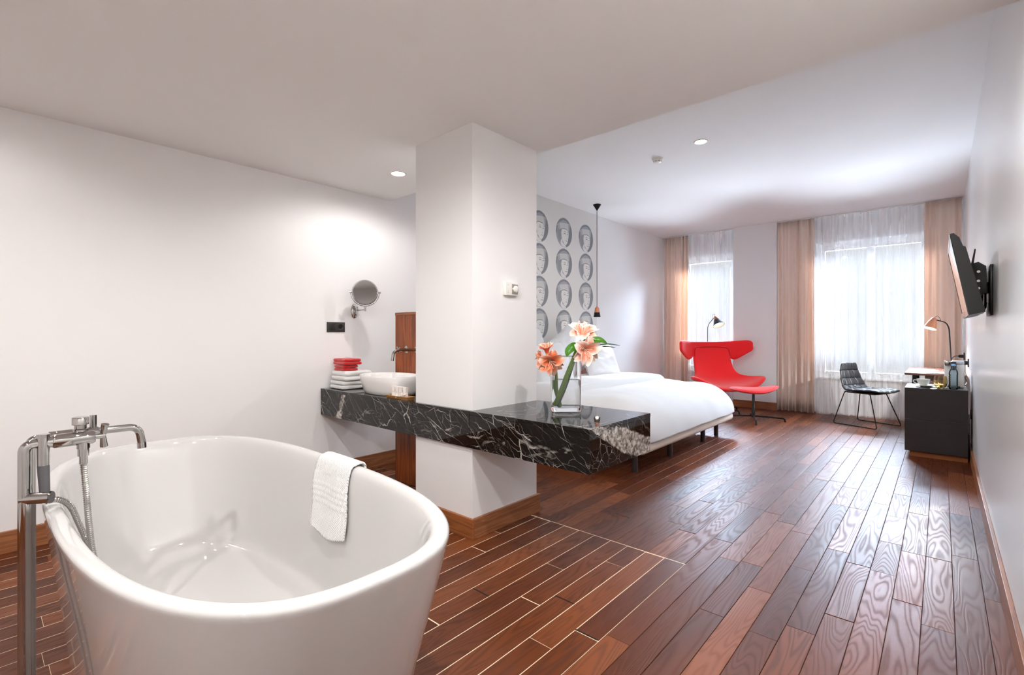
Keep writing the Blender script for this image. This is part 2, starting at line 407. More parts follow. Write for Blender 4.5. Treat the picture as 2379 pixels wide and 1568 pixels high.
# window wall: pier, side returns, lintels, sills
WINS = [(-3.44, -2.56, .50, 2.50), (-1.40, -.10, .50, 2.50)]
wb_ = bmesh.new()
bx(-2.49, -1.865, YW, YO + .25, 0, ZH, bm=wb_)
for (x0, x1, z0, z1), (n0, n1) in zip(WINS, [(XL, -2.49), (-1.865, XR)]):
    bx(n0, x0, YO, YO + .25, 0, ZH, bm=wb_); bx(x1, n1, YO, YO + .25, 0, ZH, bm=wb_)
    bx(x0, x1, YO, YO + .25, 0, z0, bm=wb_); bx(x0, x1, YO, YO + .25, z1, ZH, bm=wb_)
struct('wall_windows', wb_, M_wall)
for i, (x0, x1, z0, z1) in enumerate(WINS):
    f = bmesh.new(); t = .055; y0, y1 = YO + .10, YO + .16
    bx(x0, x0 + t, y0, y1, z0, z1, bm=f); bx(x1 - t, x1, y0, y1, z0, z1, bm=f)
    bx(x0 + t, x1 - t, y0, y1, z0, z0 + t, bm=f); bx(x0 + t, x1 - t, y0, y1, z1 - t, z1, bm=f)
    wn = struct('window_%d' % (i + 1), f, M_white)
    n = 1 if i == 0 else 2
    cw = (x1 - x0 - 2 * t) / n
    for q in range(n):
        a = x0 + t + q * cw; s = bmesh.new(); y2, y3 = YO + .11, YO + .15
        bx(a, a + .045, y2, y3, z0 + t, z1 - t, bm=s); bx(a + cw - .045, a + cw, y2, y3, z0 + t, z1 - t, bm=s)
        bx(a + .045, a + cw - .045, y2, y3, z0 + t, z0 + t + .05, bm=s); bx(a + .045, a + cw - .045, y2, y3, z1 - t - .05, z1 - t, bm=s)
        sa = struct('window_sash', s, M_white, wn)
        struct('pane', bx(a + .045, a + cw - .045, YO + .128, YO + .132, z0 + t + .05, z1 - t - .05), M_glass, sa)
    struct('window_sill', bx(x0 + .002, x1 - .002, YO - .03, YO + .10, z0, z0 + .025, .004), M_white, wn)
# curtain tracks on the ceiling
for nm, x0, x1 in (('trim_1', XL + .02, -2.51), ('trim_2', -1.84, XR - .02)):
    struct(nm, bx(x0, x1, YW + .02, YW + .06, ZH - .014, ZH - .002), M_white)

# pillar and skirting
PX0, PX1, PY0, PY1 = -2.487, -1.970, 1.880, 2.455
pil = struct('wall_pillar', bx(PX0, PX1, PY0, PY1, 0, ZL), M_wall)
BH = .115
def skirt(name, x0, x1, y0, y1, m, parent=None): return struct(name, bx(x0, x1, y0, y1, .0, BH, .002), m, parent)
s_ = .018
skirt('baseboard', PX0 - s_, PX1 + s_, PY0 - s_, PY0, M_trim_x, pil)
skirt('baseboard', PX1, PX1 + s_, PY0, PY1 + s_, M_trim_y, pil)
skirt('baseboard', PX0 - s_, PX1, PY1, PY1 + s_, M_trim_x, pil)
skirt('baseboard', PX0 - s_, PX0, PY0, PY1, M_trim_y, pil)
skirt('baseboard_left', XL, XL + .016, YB, YO, M_trim_y)
bl_ = skirt('baseboard_right', XR - .016, XR, YB, YO, M_trim_y)
skirt('baseboard_rear', XL + .016, XR - .016, YB, YB + .016, M_trim_x)
skirt('baseboard_window', -2.49, -1.865, YW - .016, YW, M_trim_x)

# floor: sub-floor, grout lines, individual planks
floor = struct('floor', bx(XL, XR, YB, YO + .2, -.05, -.0035), M_sub)
JX, JY = -.960, 2.380                                  # corner of the pale-jointed bath floor
struct('grout', bx(XL, JX, YB, JY, -.0035, -.0007), M_grout, floor)
cA, sA = math.cos(R(41.65)), math.sin(R(41.65))
def pix(x, y, z):
    F = -x * sA + y * cA; Rr = x * cA + y * sA
    if F < .05: return None
    return 1189.5 + 1121.6 * Rr / F, 777 - 1121.6 * (z - 1.15) / F, F
def in_frame(x, y):
    p = pix(x, y, 0); return p and -60 < p[0] < 2440 and p[1] < 1680
planks = []
def add_row(x0, x1, y0, y1, gap, lmin, lmax, rnd, eg=.0005):
    y = y0 - rnd.uniform(0, lmax * .8)
    while y < y1 - .02:
        L = rnd.uniform(lmin, lmax); a, b = max(y, y0), min(y + L, y1)
        if b - a > .03: planks.append((x0 + gap, x1 - gap, a + eg, b - eg))
        y += L
rnd = random.Random(3)
x = JX; k = 0
while x > XL + .01:                                    # bath floor rows (pale joints)
    x0 = max(x - .1050, XL); add_row(x0, x, YB, JY, .0012, .75, 1.7, rnd, .0004); x = x0
x = JX
while x < XR - .01:                                    # rows right of the bath floor run the full depth
    x1 = min(x + .1000, XR); add_row(x, x1, YB, YO + .2, .0010, .45, 1.35, rnd); x = x1
x = JX
while x > XL + .01:
    x0 = max(x - .1000, XL); add_row(x0, x, JY + .0015, YO + .2, .0008, .45, 1.35, rnd); x = x0
def plank_bm(x0, x1, y0, y1, bm=None, dz=0.):
    own = bm or bmesh.new(); b = .0012; z0, z1 = -.0035, dz
    c = [(x0, y0), (x1, y0), (x1, y1), (x0, y1)]; ci = [(x0 + b, y0 + b), (x1 - b, y0 + b), (x1 - b, y1 - b), (x0 + b, y1 - b)]
    A = [own.verts.new((p[0], p[1], z0)) for p in c]; B = [own.verts.new((p[0], p[1], z1 - b * .6)) for p in c]; Cc = [own.verts.new((p[0], p[1], z1)) for p in ci]
    own.faces.new(Cc)
    for i in range(4):
        j = (i + 1) % 4; own.faces.new((A[i], A[j], B[j], B[i])); own.faces.new((B[i], B[j], Cc[j], Cc[i]))
    return own
def vis_size(p):
    cx_, cy_ = (p[0] + p[1]) / 2, (p[2] + p[3]) / 2
    best = 0
    for yy in (p[2], cy_, p[3]):
        if in_frame(cx_, yy):
            if cx_ < -2.0 and yy > 2.6 and cx_ < -2.05 and 3.6 < yy < 5.8: continue      # under the bed
            if (cx_ + 1.77) ** 2 / .95 ** 2 + (yy - .554) ** 2 / .43 ** 2 < 1.6 and yy < .9 and cx_ > -2.6: continue
            q = pix(cx_, yy, 0); best = max(best, (p[3] - p[2]) * 1000 / q[2] ** 2)
    return best
planks.sort(key=vis_size, reverse=True)
rest = bmesh.new(); cache = {}
for i, p in enumerate(planks):
    if i < 296 and vis_size(p) > 0:
        wx, wy = p[1] - p[0], p[3] - p[2]; key = (round(wx, 4), round(wy, 2)); 
        wy = key[1] if key[1] <= wy else wy
        if key not in cache:
            me = D.meshes.new('plank'); b_ = plank_bm(-key[0] / 2, key[0] / 2, -wy / 2, wy / 2); b_.normal_update(); b_.to_mesh(me); b_.free(); me.materials.append(M_floor); cache[key] = me
        o = D.objects.new('plank', cache[key]); COL.objects.link(o); o.parent = floor
        o.location = ((p[0] + p[1]) / 2, p[2] + wy / 2, random.uniform(-.0004, 0)); 
    else: plank_bm(*p, bm=rest)
obj('outer_planks', rest, M_floor, floor, smooth=False, kind='stuff')
# pale filler line between the two floor areas
struct('grout', bx(-1.955, JX + .004, JY - .0015, JY + .0028, -.003, .0004), M_grout, floor)
for (gx, gy) in ((-1.486, 1.517), (-1.171, 1.716), (-.966, 1.571)):
    struct('dark_filler', bx(gx - .1, gx, gy - .003, gy + .003, -.003, .0006), M_black, floor)

# ------------------------------------------------------------------ wallpaper with printed oval portraits (flat print)
M_wp = mat('wallpaper', (.86, .855, .84), .6, spec=.3)
G = {n: mat('print_' + n, c, .6, spec=.3) for n, c in dict(dark=(.52, .53, .55), mid=(.63, .64, .66), hat=(.775, .775, .765), hatshade=(.68, .68, .68), face=(.86, .855, .84), hair=(.60, .61, .62), line=(.36, .36, .37)).items()}
WPX = XL + .0025
wp = struct('wallpaper', bx(XL, WPX, 3.30, 5.962, .30, ZH - .001), M_wp)
wp['label'] = 'pale wallpaper panel printed with rows of grey oval portraits above the bed'
def portrait_mesh():
    """generic capped figure in an oval, (u to the viewer's right, v up), unit: oval is 1 wide, 1.05 high"""
    bm = bmesh.new()
    def poly(pts, lay, mi, inside=True):
        P = []
        for u, v in pts:
            if inside:
                r = math.hypot(u / .5, v / .5)
                if r > .992: u, v = u / r * .992, v / r * .992
            P.append(bm.verts.new((lay * .00018, u * .362, v * .386)))
        try: f = bm.faces.new(P); f.material_index = mi
        except ValueError: pass
    oval = [(.5 * math.cos(a), .5 * math.sin(a)) for a in [2 * math.pi * i / 40 for i in range(40)]]
    poly(oval, 1, 1, False)
    poly([(-.5 + .0, .0), (-.44, .26), (-.25, .42), (0, .5), (.25, .44), (.42, .30), (.30, .33), (.0, .36), (-.25, .25), (-.42, .12), (-.44, -.1)], 2, 0)
    poly([(.30, .32), (.44, .22), (.5, 0), (.45, -.22), (.30, -.40), (.12, -.5), (.10, -.44), (.24, -.26), (.30, -.04), (.33, .2)], 2, 0)
    poly([(-.38, .12), (-.22, .16), (-.15, -.02), (-.20, -.20), (-.20, -.34), (-.30, -.32), (-.40, -.16), (-.42, .0)], 3, 5)     # hair
    poly([(-.24, -.32), (-.12, -.20), (-.10, -.34), (.10, -.44), (.12, -.5), (-.06, -.5), (-.18, -.44)], 3, 4)                 # neck
    poly([(-.18, -.02), (-.12, .14), (.04, .19), (.24, .10), (.28, .0), (.27, -.10), (.25, -.20), (.20, -.33), (.10, -.42), (.0, -.38), (-.10, -.26), (-.15, -.14)], 4, 4)   # face
    poly([(-.42, .24), (-.20, .30), (.06, .33), (.33, .33), (.34, .26), (.16, .40), (-.02, .43), (-.22, .36)], 4, 1)
    poly([(-.44, .22), (-.24, .30), (.06, .335), (.34, .33), (.33, .12), (.27, .06), (.16, .13), (.02, .15), (-.14, .13), (-.30, .05)], 5, 2)         # cap
    poly([(-.44, .22), (-.30, .05), (-.22, .09), (-.28, .27)], 6, 3); poly([(.22, .32), (.34, .33), (.33, .12), (.27, .06)], 6, 3)
    poly([(-.30, .05), (-.14, .13), (.02, .15), (.16, .13), (.27, .06), (.27, .045), (.16, .11), (.02, .125), (-.14, .11), (-.28, .03)], 6, 0)
    def stroke(p, wd): 
        for (a, b) in zip(p, p[1:]):
            poly([(a[0], a[1] - wd), (b[0], b[1] - wd), (b[0], b[1] + wd), (a[0], a[1] + wd)], 6, 6)
    stroke([(-.03, .02), (.04, .045), (.10, .02)], .006); stroke([(.17, .02), (.22, .035), (.26, .01)], .006)   # brows
    stroke([(-.02, -.035), (.04, -.02), (.09, -.04)], .009); stroke([(.18, -.045), (.22, -.035), (.25, -.05)], .009)  # eyes
    stroke([(.14, -.19), (.17, -.20), (.20, -.19)], .006); stroke([(.08, -.27), (.13, -.265), (.18, -.275)], .007)     # nose, mouth
    poly([(.145, -.02), (.155, -.02), (.20, -.18), (.185, -.18)], 5, 3)
    for q in range(3): poly([(-.36 + q * .06, .1), (-.35 + q * .06, .1), (-.34 + q * .055, -.1), (-.30 + q * .04, -.3), (-.31 + q * .04, -.3), (-.355 + q * .055, -.1)], 4, 0)
    bmesh.ops.recalc_face_normals(bm, faces=bm.faces[:])
    for f in bm.faces:
        if f.normal.x < 0: f.normal_flip()
    me = D.meshes.new('oval_portrait'); bm.to_mesh(me); bm.free()
    for n in ('dark', 'mid', 'hat', 'hatshade', 'face', 'hair', 'line'): me.materials.append(G[n])
    return me
pm = portrait_mesh()
for cy_ in (3.605, 4.126, 4.647, 5.165, 5.685):
    for cz_ in (2.480, 2.080, 1.680, 1.280, .880):
        o = D.objects.new('oval_portrait', pm); COL.objects.link(o); o.parent = wp; o.location = (WPX, cy_, cz_)

# ------------------------------------------------------------------ ceiling fixtures
M_bulb = mat('lamp_face', (1, .97, .92), .5, emit=(1, .95, .88), estr=22)
def downlight(x, y, z, label, power, real=True, pw=None):
    t = thing('downlight', label, 'ceiling light', (x, y, z), group='recessed ceiling downlights')
    obj('trim_ring', lathe([(.045, -.001), (.049, -.005), (.056, -.006), (.060, -.003), (.061, 0), (.045, 0)], 28, T(x, y, z)), M_white, t)
    obj('lamp', lathe([(0, -.0035), (.045, -.0035), (.045, -.0005), (0, -.0005)], 24, T(x, y, z)), M_bulb, t)
    l = spot('downlight_beam', (0, 0, -.02), power, WARM, 173, .45, .03, t)
    return t
def hood(i, where):
    return ('round downlight, lower ceiling, ' if where == 'l' else 'round downlight, high ceiling, ') + i
txt = ['left of the pillar above the basin', 'above the foot of the bathtub, near the camera', 'above the head of the bathtub behind the tap', 'behind the camera near the right wall', 'behind the bathtub near the left wall', 'unseen, added beside the right wall to light the pillar']
for (x, y), tx, pw_ in zip(BATH_SPOTS, txt, (.55, 1.7, .42, 2.0, .15, 1.4)): downlight(x, y, ZL, hood(tx, 'l'), P_BATH * pw_)
txt = ['lit, above the end of the bed beside the smoke detector', 'just beyond the dropped ceiling near the right wall', 'between the dark chair and the camera near the desk', 'above the red armchair corner']
for (x, y), tx in list(zip(BED_SPOTS, txt))[:1]: downlight(x, y, ZH, hood(tx, 'h'), P_BED)

t = thing('smoke_detector', 'round white smoke detector on the high ceiling beside the downlight', 'smoke detector', (-2.055, 4.436, ZH))
obj('base', lathe([(0, 0), (.052, 0), (.052, -.010), (.049, -.014), (0, -.014)], 28, T(-2.055, 4.436, ZH)), M_white, t)
obj('housing', lathe([(.046, -.014), (.046, -.022), (.038, -.036), (.026, -.042), (0, -.043)], 28, T(-2.055, 4.436, ZH)), M_white, t)
v_ = bmesh.new()
for i in range(8):
    a = i * math.pi / 4; merge(v_, xform(bx(-.006, .006, -.0015, .0015, -.034, -.029), T(-2.055, 4.436, ZH) @ rotz(a) @ T(0, -.0395, 0)))
obj('vent_slots', v_, M_black, t)

# pendant beside the bed
px_, py_ = -3.379, 5.479
t = thing('pendant_lamp', 'slim pendant lamp with black cone canopy and copper and black shade hanging by the bed', 'pendant lamp', (px_, py_, ZH))
M_ = T(px_, py_, 0)
obj('canopy', lathe([(0, ZH), (.052, ZH), (.053, ZH - .004), (.006, ZH - .078), (0, ZH - .080)], 28, M_), M_bmetal, t)
obj('cord', rod((px_, py_, ZH - .07), (px_, py_, 1.515), .004, 8), M_black, t)
obj('shade_cap', lathe([(0, 1.525), (.008, 1.52), (.012, 1.508), (.026, 1.500), (.036, 1.440), (0, 1.440)], 28, M_), M_copper, t, label='copper upper half')
obj('shade', lathe([(.036, 1.440), (.046, 1.380), (.043, 1.380), (.033, 1.438)], 28, M_), M_bmetal, t)
obj('bulb', lathe([(0, 1.382), (.022, 1.386), (.030, 1.40), (.022, 1.42), (0, 1.435)], 16, M_), M_bulb, t)
spot('pendant_beam', (0, 0, 1.375 - ZH), 22, WARM, 140, .6, .03, t)

# ------------------------------------------------------------------ pillar thermostat, shaving mirror, socket
M_tgrey = mat('thermostat_grey', (.56, .53, .52), .5)
tx, ty0, ty1, tz0, tz1 = PX1, 2.130, 2.245, 1.386, 1.466
t = thing('thermostat', 'small white wall thermostat with round dial on the white pillar', 'thermostat', (tx, 2.188, 1.426))
obj('body', bx(tx, tx + .026, ty0, ty1, tz0, tz1, .003), M_white, t)
obj('dial_plate', bx(tx + .0255, tx + .0268, 2.186, 2.240, 1.394, 1.455), M_tgrey, t)
obj('dial', lathe([(0, .012), (.017, .012), (.020, .009), (.021, 0), (0, 0)], 24, T(tx + .0265, 2.217, 1.426) @ Matrix.Rotation(R(90), 4, 'Y')), M_white, t)
obj('indicator', bx(tx + .0265, tx + .028, 2.190, 2.193, 1.425, 1.430), mat('led', (.8, 1, .5), .4, emit=(.8, 1, .5), estr=1), t)
for zz in (1.45, 1.446, 1.412, 1.404, 1.40): obj('button_mark', bx(tx + .0258, tx + .0265, 2.150, 2.153, zz, zz + .002), M_black, t)

mc = Vector((-3.50, 2.138, 1.492))
t = thing('shaving_mirror', 'round chrome shaving mirror on a swing arm above the black socket', 'mirror', (XL, 2.149, 1.35))
md = Vector((.86, -.50, .05)).normalized(); Mm = aim(mc, mc + md)
obj('glass', lathe([(0, .0065), (.094, .0065), (.094, .004), (0, .004)], 48, Mm), mat('mirror_glass', (.72, .72, .72), .03, metal=1), t, smooth=False)
obj('rim', lathe([(.094, .004), (.094, .009), (.099, .010), (.103, .004), (.103, -.010), (.095, -.014), (0, -.014), (0, -.010), (.09, -.009)], 48, Mm), M_chrome, t)
side = md.cross(Vector((0, 0, 1))).normalized(); up_ = side.cross(md).normalized()
yoke = [mc + side * (.112 * math.cos(a)) + up_ * (.112 * math.sin(a)) for a in [R(180 + 180 * i / 24) for i in range(25)]]
obj('yoke', tube(yoke, .0035, 8), M_chrome, t)
for s in (-1, 1): obj('pivot', rod(mc + side * s * .102, mc + side * s * .124, .006, 12), M_chrome, t)
jt = mc - up_ * .112
obj('joint', rod(jt + Vector((0, 0, .004)), jt + Vector((0, 0, -.042)), .008, 14), M_chrome, t)
am = Vector((XL + .045, 2.149, 1.352))
obj('swing_arm', rod(am, jt + Vector((0, 0, -.030)), .006, 12), M_chrome, t)
obj('hinge', rod(am + Vector((0, 0, -.038)), am + Vector((0, 0, .030)), .009, 14), M_chrome, t)
obj('wall_plate', xform(lathe([(0, .014), (.024, .012), (.030, .006), (.031, 0), (0, 0)], 32), T(XL, 2.149, 1.345) @ Matrix.Rotation(R(90), 4, 'Y') @ Matrix.Diagonal((2.0, 1, 1, 1))), M_chrome, t)
obj('plate_arm', bx(XL + .008, XL + .045, 2.143, 2.155, 1.335, 1.355, .002), M_chrome, t)

t = thing('switch_socket', 'black double frame with rocker switch and round power socket on the white wall', 'socket', (XL, 1.984, 1.21))
obj('frame', bx(XL, XL + .009, 1.906, 2.060, 1.170, 1.250, .002), mat('socket_grey', (.21, .20, .19), .35), t)
obj('rocker', bx(XL + .008, XL + .013, 1.925, 1.979, 1.184, 1.236, .002), mat('socket_dark', (.16, .155, .15), .3), t)
obj('socket_ring', lathe([(.016, -.001), (.020, .003), (.0255, .003), (.0255, 0), (.016, 0)], 28, T(XL + .009, 2.020, 1.21) @ Matrix.Rotation(R(90), 4, 'Y')), MATS['socket_dark'], t)
obj('socket_well', lathe([(0, .0004), (.019, .0004), (.019, 0), (0, 0)], 24, T(XL + .009, 2.020, 1.21) @ Matrix.Rotation(R(90), 4, 'Y')), mat('well_black', (.03, .03, .03), .5), t)

# ------------------------------------------------------------------ marble counter
CX1, CY0, CY1, CZ0, CZ1, CYV = -1.183, 1.855, 2.465, .516, .722, 2.240
t = thing('marble_counter', 'long black marble counter with white veins wrapping the pillar', 'counter', (-2.2, CY0, CZ0))
e_ = .0015; tz = CZ1 - .021
ob = obj('top_slab', bx(XL, PX0 + .0, CY0, CYV, tz, CZ1, e_), M_marble, t, smooth=False)
ob = obj('top_slab', bx(PX0, PX1, CY0, PY0 - .0005, tz, CZ1, .0008), M_marble, t, smooth=False)
obj('top_slab', bx(PX1 + .0005, CX1, CY0, CY1, tz, CZ1, e_), M_marble, t, smooth=False)
for a, b in ((XL, PX0), (PX0, PX1), (PX1, CX1 - .02)): obj('front_panel', bx(a + .0006, b - .0006, CY0 + .0012, CY0 + .022, CZ0, tz - .0006, .0008), M_marble, t, smooth=False)
obj('end_panel', bx(CX1 - .0212, CX1 - .0012, CY0 + .0012, CY1 - .001, CZ0, tz - .0006, .0008), M_marble, t, smooth=False)
obj('back_panel', bx(PX1 + .001, CX1 - .022, CY1 - .022, CY1 - .002, CZ0, tz - .0006, .0008), M_marble, t, smooth=False)
obj('bottom_panel', bx(PX1 + .001, CX1 - .022, CY0 + .023, CY1 - .023, CZ0 + .002, CZ0 + .02), M_marble, t, smooth=False)
obj('bottom_panel', bx(XL, PX0 - .001, CY0 + .023, CYV - .001, CZ0 + .002, CZ0 + .02), M_marble, t, smooth=False)

# timber board behind the basin with the tap
t = thing('timber_panel', 'tall reddish timber tap board standing on the floor behind the basin', 'panel', (-2.87, 2.262, 0))
bw = [(-3.235, -3.140), (-3.140, -3.050), (-3.050, -2.955), (-2.955, -2.86), (-2.86, -2.75), (-2.75, -2.64), (-2.64, -2.50)]
for a, b in bw: obj('board', bx(a + .0008, b - .0008, 2.245, 2.285 + random.uniform(-.001, .001), .0, 1.300, .001), M_post, t, smooth=False)
obj('top_rail', bx(-3.236, -2.50, 2.243, 2.288, 1.3005, 1.322, .001), M_trim_x, t, smooth=False)

t = thing('basin_tap', 'chrome wall tap with two cross handles on the timber board', 'tap', (-2.98, 2.243, 1.03))
zt = 1.035; yb = 2.2445
obj('spout', tube(fillet([(-2.955, yb, zt), (-2.955, 2.075, zt), (-2.955, 2.035, zt - .012), (-2.955, 2.025, zt - .075)], .035, 6), .0115, 14), M_chrome, t)
for hx in (-3.085, -2.83):
    obj('escutcheon', lathe([(0, 0), (.028, 0), (.028, .004), (.020, .010), (.012, .012), (0, .012)], 24, aim((hx, yb, zt), (hx, yb - 1, zt))), M_chrome, t)
    obj('valve', rod((hx, yb - .01, zt), (hx, yb - .075, zt), .011, 16), M_chrome, t)
    c = bmesh.new()
    for a in (45, 135):
        d = Vector((math.cos(R(a)), 0, math.sin(R(a)))) * .030; ctr = Vector((hx, yb - .072, zt)); tube([ctr - d, ctr + d], .0055, 10, c)
    obj('cross_handle', c, M_chrome, t)
obj('escutcheon', lathe([(0, 0), (.028, 0), (.028, .004), (.020, .010), (.012, .012), (0, .012)], 24, aim((-2.955, yb, zt), (-2.955, yb - 1, zt))), M_chrome, t)

# basin
def superloop(cx, cy, a, b, z, n, seg):
    out = []
    for i in range(seg):
        th = 2 * math.pi * i / seg; c, s = math.cos(th), math.sin(th)
        out.append(Vector((cx + a * math.copysign(abs(c) ** (2 / n), c), cy + b * math.copysign(abs(s) ** (2 / n), s), z)))
    return out
def loft(loops, cap_first=True, cap_last=True):
    bm = bmesh.new(); Rg = [[bm.verts.new(p) for p in l] for l in loops]; n = len(Rg[0])
    for a, b in zip(Rg, Rg[1:]):
        for i in range(n): bm.faces.new((a[i], a[(i + 1) % n], b[(i + 1) % n], b[i]))
    if cap_first: bm.faces.new(Rg[0][::-1])
    if cap_last: bm.faces.new(Rg[-1])
    bmesh.ops.recalc_face_normals(bm, faces=bm.faces[:]); return bm
bcx, bcy = -3.010, 2.052
t = thing('washbasin', 'oval white porcelain vessel basin on the black marble counter', 'washbasin', (bcx, bcy, CZ1))
prof = [(.228, .142, 0), (.235, .149, .004), (.248, .160, .03), (.268, .178, .09), (.277, .186, .128), (.275, .184, .133), (.269, .178, .134), (.262, .171, .130), (.256, .166, .115), (.240, .150, .06), (.21, .126, .03), (.15, .085, .018), (.02, .02, .015)]
obj('bowl', loft([superloop(bcx, bcy, a, b, CZ1 + z, 2.25, 72) for a, b, z in prof]), M_porc2, t)
obj('drain', lathe([(0, .0195), (.018, .0195), (.021, .018), (.022, .0165), (0, .0165)], 24, T(bcx, bcy, CZ1)), M_chrome, t)

# folded towels
def folded_towel(name, x0, x1, y0, y1, z0, z1, m, label, group, layers=2, seed=0):
    rn = random.Random(seed); t = thing(name, label, 'towel', ((x0 + x1) / 2, (y0 + y1) / 2, z0), group=group)
    h = (z1 - z0) / layers
    for k in range(layers):
        a0, a1 = x0 + rn.uniform(0, .010), x1 - rn.uniform(0, .014); b0, b1 = y0 + rn.uniform(0, .008), y1 - rn.uniform(0, .008)
        b_ = bx(a0, a1, b0, b1, z0 + k * h + (.0006 if k else 0), z0 + (k + 1) * h)
        bmesh.ops.subdivide_edges(b_, edges=b_.edges[:], cuts=11, use_grid_fill=True)
        hh = h / 2 * 1.16; zc = z0 + (k + .5) * h
        for v in b_.verts:
            # push the box to a rounded slab: clamp the distance from the inner core
            c = Vector((min(max(v.co.x, a0 + hh), a1 - hh), min(max(v.co.y, b0 + hh), b1 - hh), zc)); d = v.co - c
            m_ = max(abs(d.x), abs(d.y), abs(d.z))
            if d.length > 1e-6: v.co = c + Vector((d.x, d.y, d.z)).normalized() * hh if (abs(d.x) > 1e-6 or abs(d.y) > 1e-6) else v.co
            nn = noise.noise(Vector((v.co.x * 16, v.co.y * 16, seed + k)))
            v.co.z += nn * .006 * (1 if v.co.z > zc else .15); v.co.x += noise.noise(v.co * 14) * .010; v.co.y += noise.noise(v.co * 17 + Vector((5, 0, 0))) * .006; v.co.z = max(v.co.z, z0)
        o = obj('fold', b_, m, t); mods(o, sub=1)
    return t
folded_towel('folded_towel', -3.655, -3.425, 1.905, 2.155, CZ1, CZ1 + .066, M_towel, 'white folded towel at the bottom of the stack on the marble counter', 'folded white towels', 2, 1)
folded_towel('folded_towel', -3.645, -3.400, 1.910, 2.155, CZ1 + .067, CZ1 + .142, M_towel, 'white folded towel resting directly under the two red ones', 'folded white towels', 2, 2)
folded_towel('folded_towel', -3.615, -3.445, 1.920, 2.060, CZ1 + .144, CZ1 + .188, M_rtowel, 'smaller red folded towel lying on the white towels', 'folded red towels', 2, 3)
folded_towel('folded_towel', -3.635, -3.425, 1.918, 2.075, CZ1 + .190, CZ1 + .238, M_rtowel, 'red folded towel on top of the towel stack', 'folded red towels', 2, 4)

# amenity tray
t = thing('amenity_tray', 'shallow wooden tray on the counter beside the pillar', 'tray', (-2.70, 1.91, CZ1))
b_ = bmesh.new(); x0, x1, y0, y1 = -2.825, -2.575, 1.875, 1.948
loops = [[Vector((x0 + o_, y0 + o_, z)), Vector((x1 - o_, y0 + o_, z)), Vector((x1 - o_, y1 - o_, z)), Vector((x0 + o_, y1 - o_, z))] for o_, z in ((.012, CZ1), (0, CZ1 + .020), (.004, CZ1 + .021), (.014, CZ1 + .007))]
obj('dish', loft(loops), M_tray, t, smooth=False)
M_card = mat('white_card', (.93, .91, .89), .6); M_mark = mat('beige_print', (.62, .48, .36), .6)
for i in range(4):
    x = -2.780 + i * .042; y = 1.922
    s = thing('toiletry_carton', 'white toiletry carton with beige diamond, number of the row beside the pillar', 'carton', (x, y, CZ1 + .0072), group='row of small white toiletry cartons on the wooden tray')
    s['label'] = 'small pinched white toiletry carton, ' + ['leftmost of the row on the tray', 'second from the left on the tray', 'third from the left on the tray', 'hidden last of the row behind the pillar edge'][i]
    prof = [(-.019, 0), (.019, 0), (.011, .034), (.020, .070), (-.020, .070), (-.011, .034)]
    obj('box', prism([(x + a, CZ1 + .0072 + b) for a, b in prof], 'y', y - .011, y + .011), M_card, s, smooth=False)
    obj('printed_dot', bx(x - .002, x + .002, y - .0113, y - .0109, CZ1 + .038, CZ1 + .043), M_mark, s, smooth=False)
    obj('flap', bx(x - .020, x + .020, y - .0105, y + .0105, CZ1 + .0773, CZ1 + .0785), M_card, s, smooth=False)
tag_ = obj('paper_sachet', xform(bx(-.045, .045, -.011, .011, 0, .003, .001), T(-2.76, 1.897, CZ1 + .0085) @ rotz(.05)), M_card, loc=(-2.76, 1.897, CZ1 + .008), smooth=False, label='flat white sachet lying at the front of the wooden tray', cat='sachet')
obj('comb_sleeve', xform(bx(-.05, .05, -.008, .008, 0, .003, .001), T(-2.66, 1.895, CZ1 + .022) @ Matrix.Rotation(R(-16), 4, 'Y') @ rotz(.25)), M_card, loc=(-2.66, 1.895, CZ1 + .012), smooth=False, label='narrow white sleeve leaning on the front edge of the wooden tray', cat='sachet')

# ------------------------------------------------------------------ bathtub
TX, TY, TZ = -1.769, .554, .665
tp = [(.735, .335, .0), (.742, .340, .012), (.800, .362, .22), (.865, .385, .42), (.915, .408, .58), (.930, .414, .635), (.936, .417, .650), (.934, .416, .659), (.927, .410, .6645), (.915, .399, TZ), (.900, .386, .6635), (.889, .377, .657), (.881, .370, .643), (.868, .361, .60), (.843, .351, .50), (.805, .336, .38), (.768, .322, .28), (.748, .312, .235), (.732, .300, .212), (.70, .275, .200), (.60, .22, .196), (.35, .13, .190), (.03, .02, .186)]
def tub_loop(a, b, z, seg=120, n=2.75): return superloop(TX, TY, a, b, z, n, seg)
t = thing('bathtub', 'large freestanding glossy white oval bathtub in the foreground', 'bathtub', (TX, TY, 0))
o = obj('shell', loft([tub_loop(*p) for p in tp]), M_porc, t); mods(o, sub=1)
obj('drain', lathe([(0, .196), (.028, .196), (.033, .193), (.034, .188), (0, .188)], 28, T(TX + .1, TY, 0)), M_chrome, t)

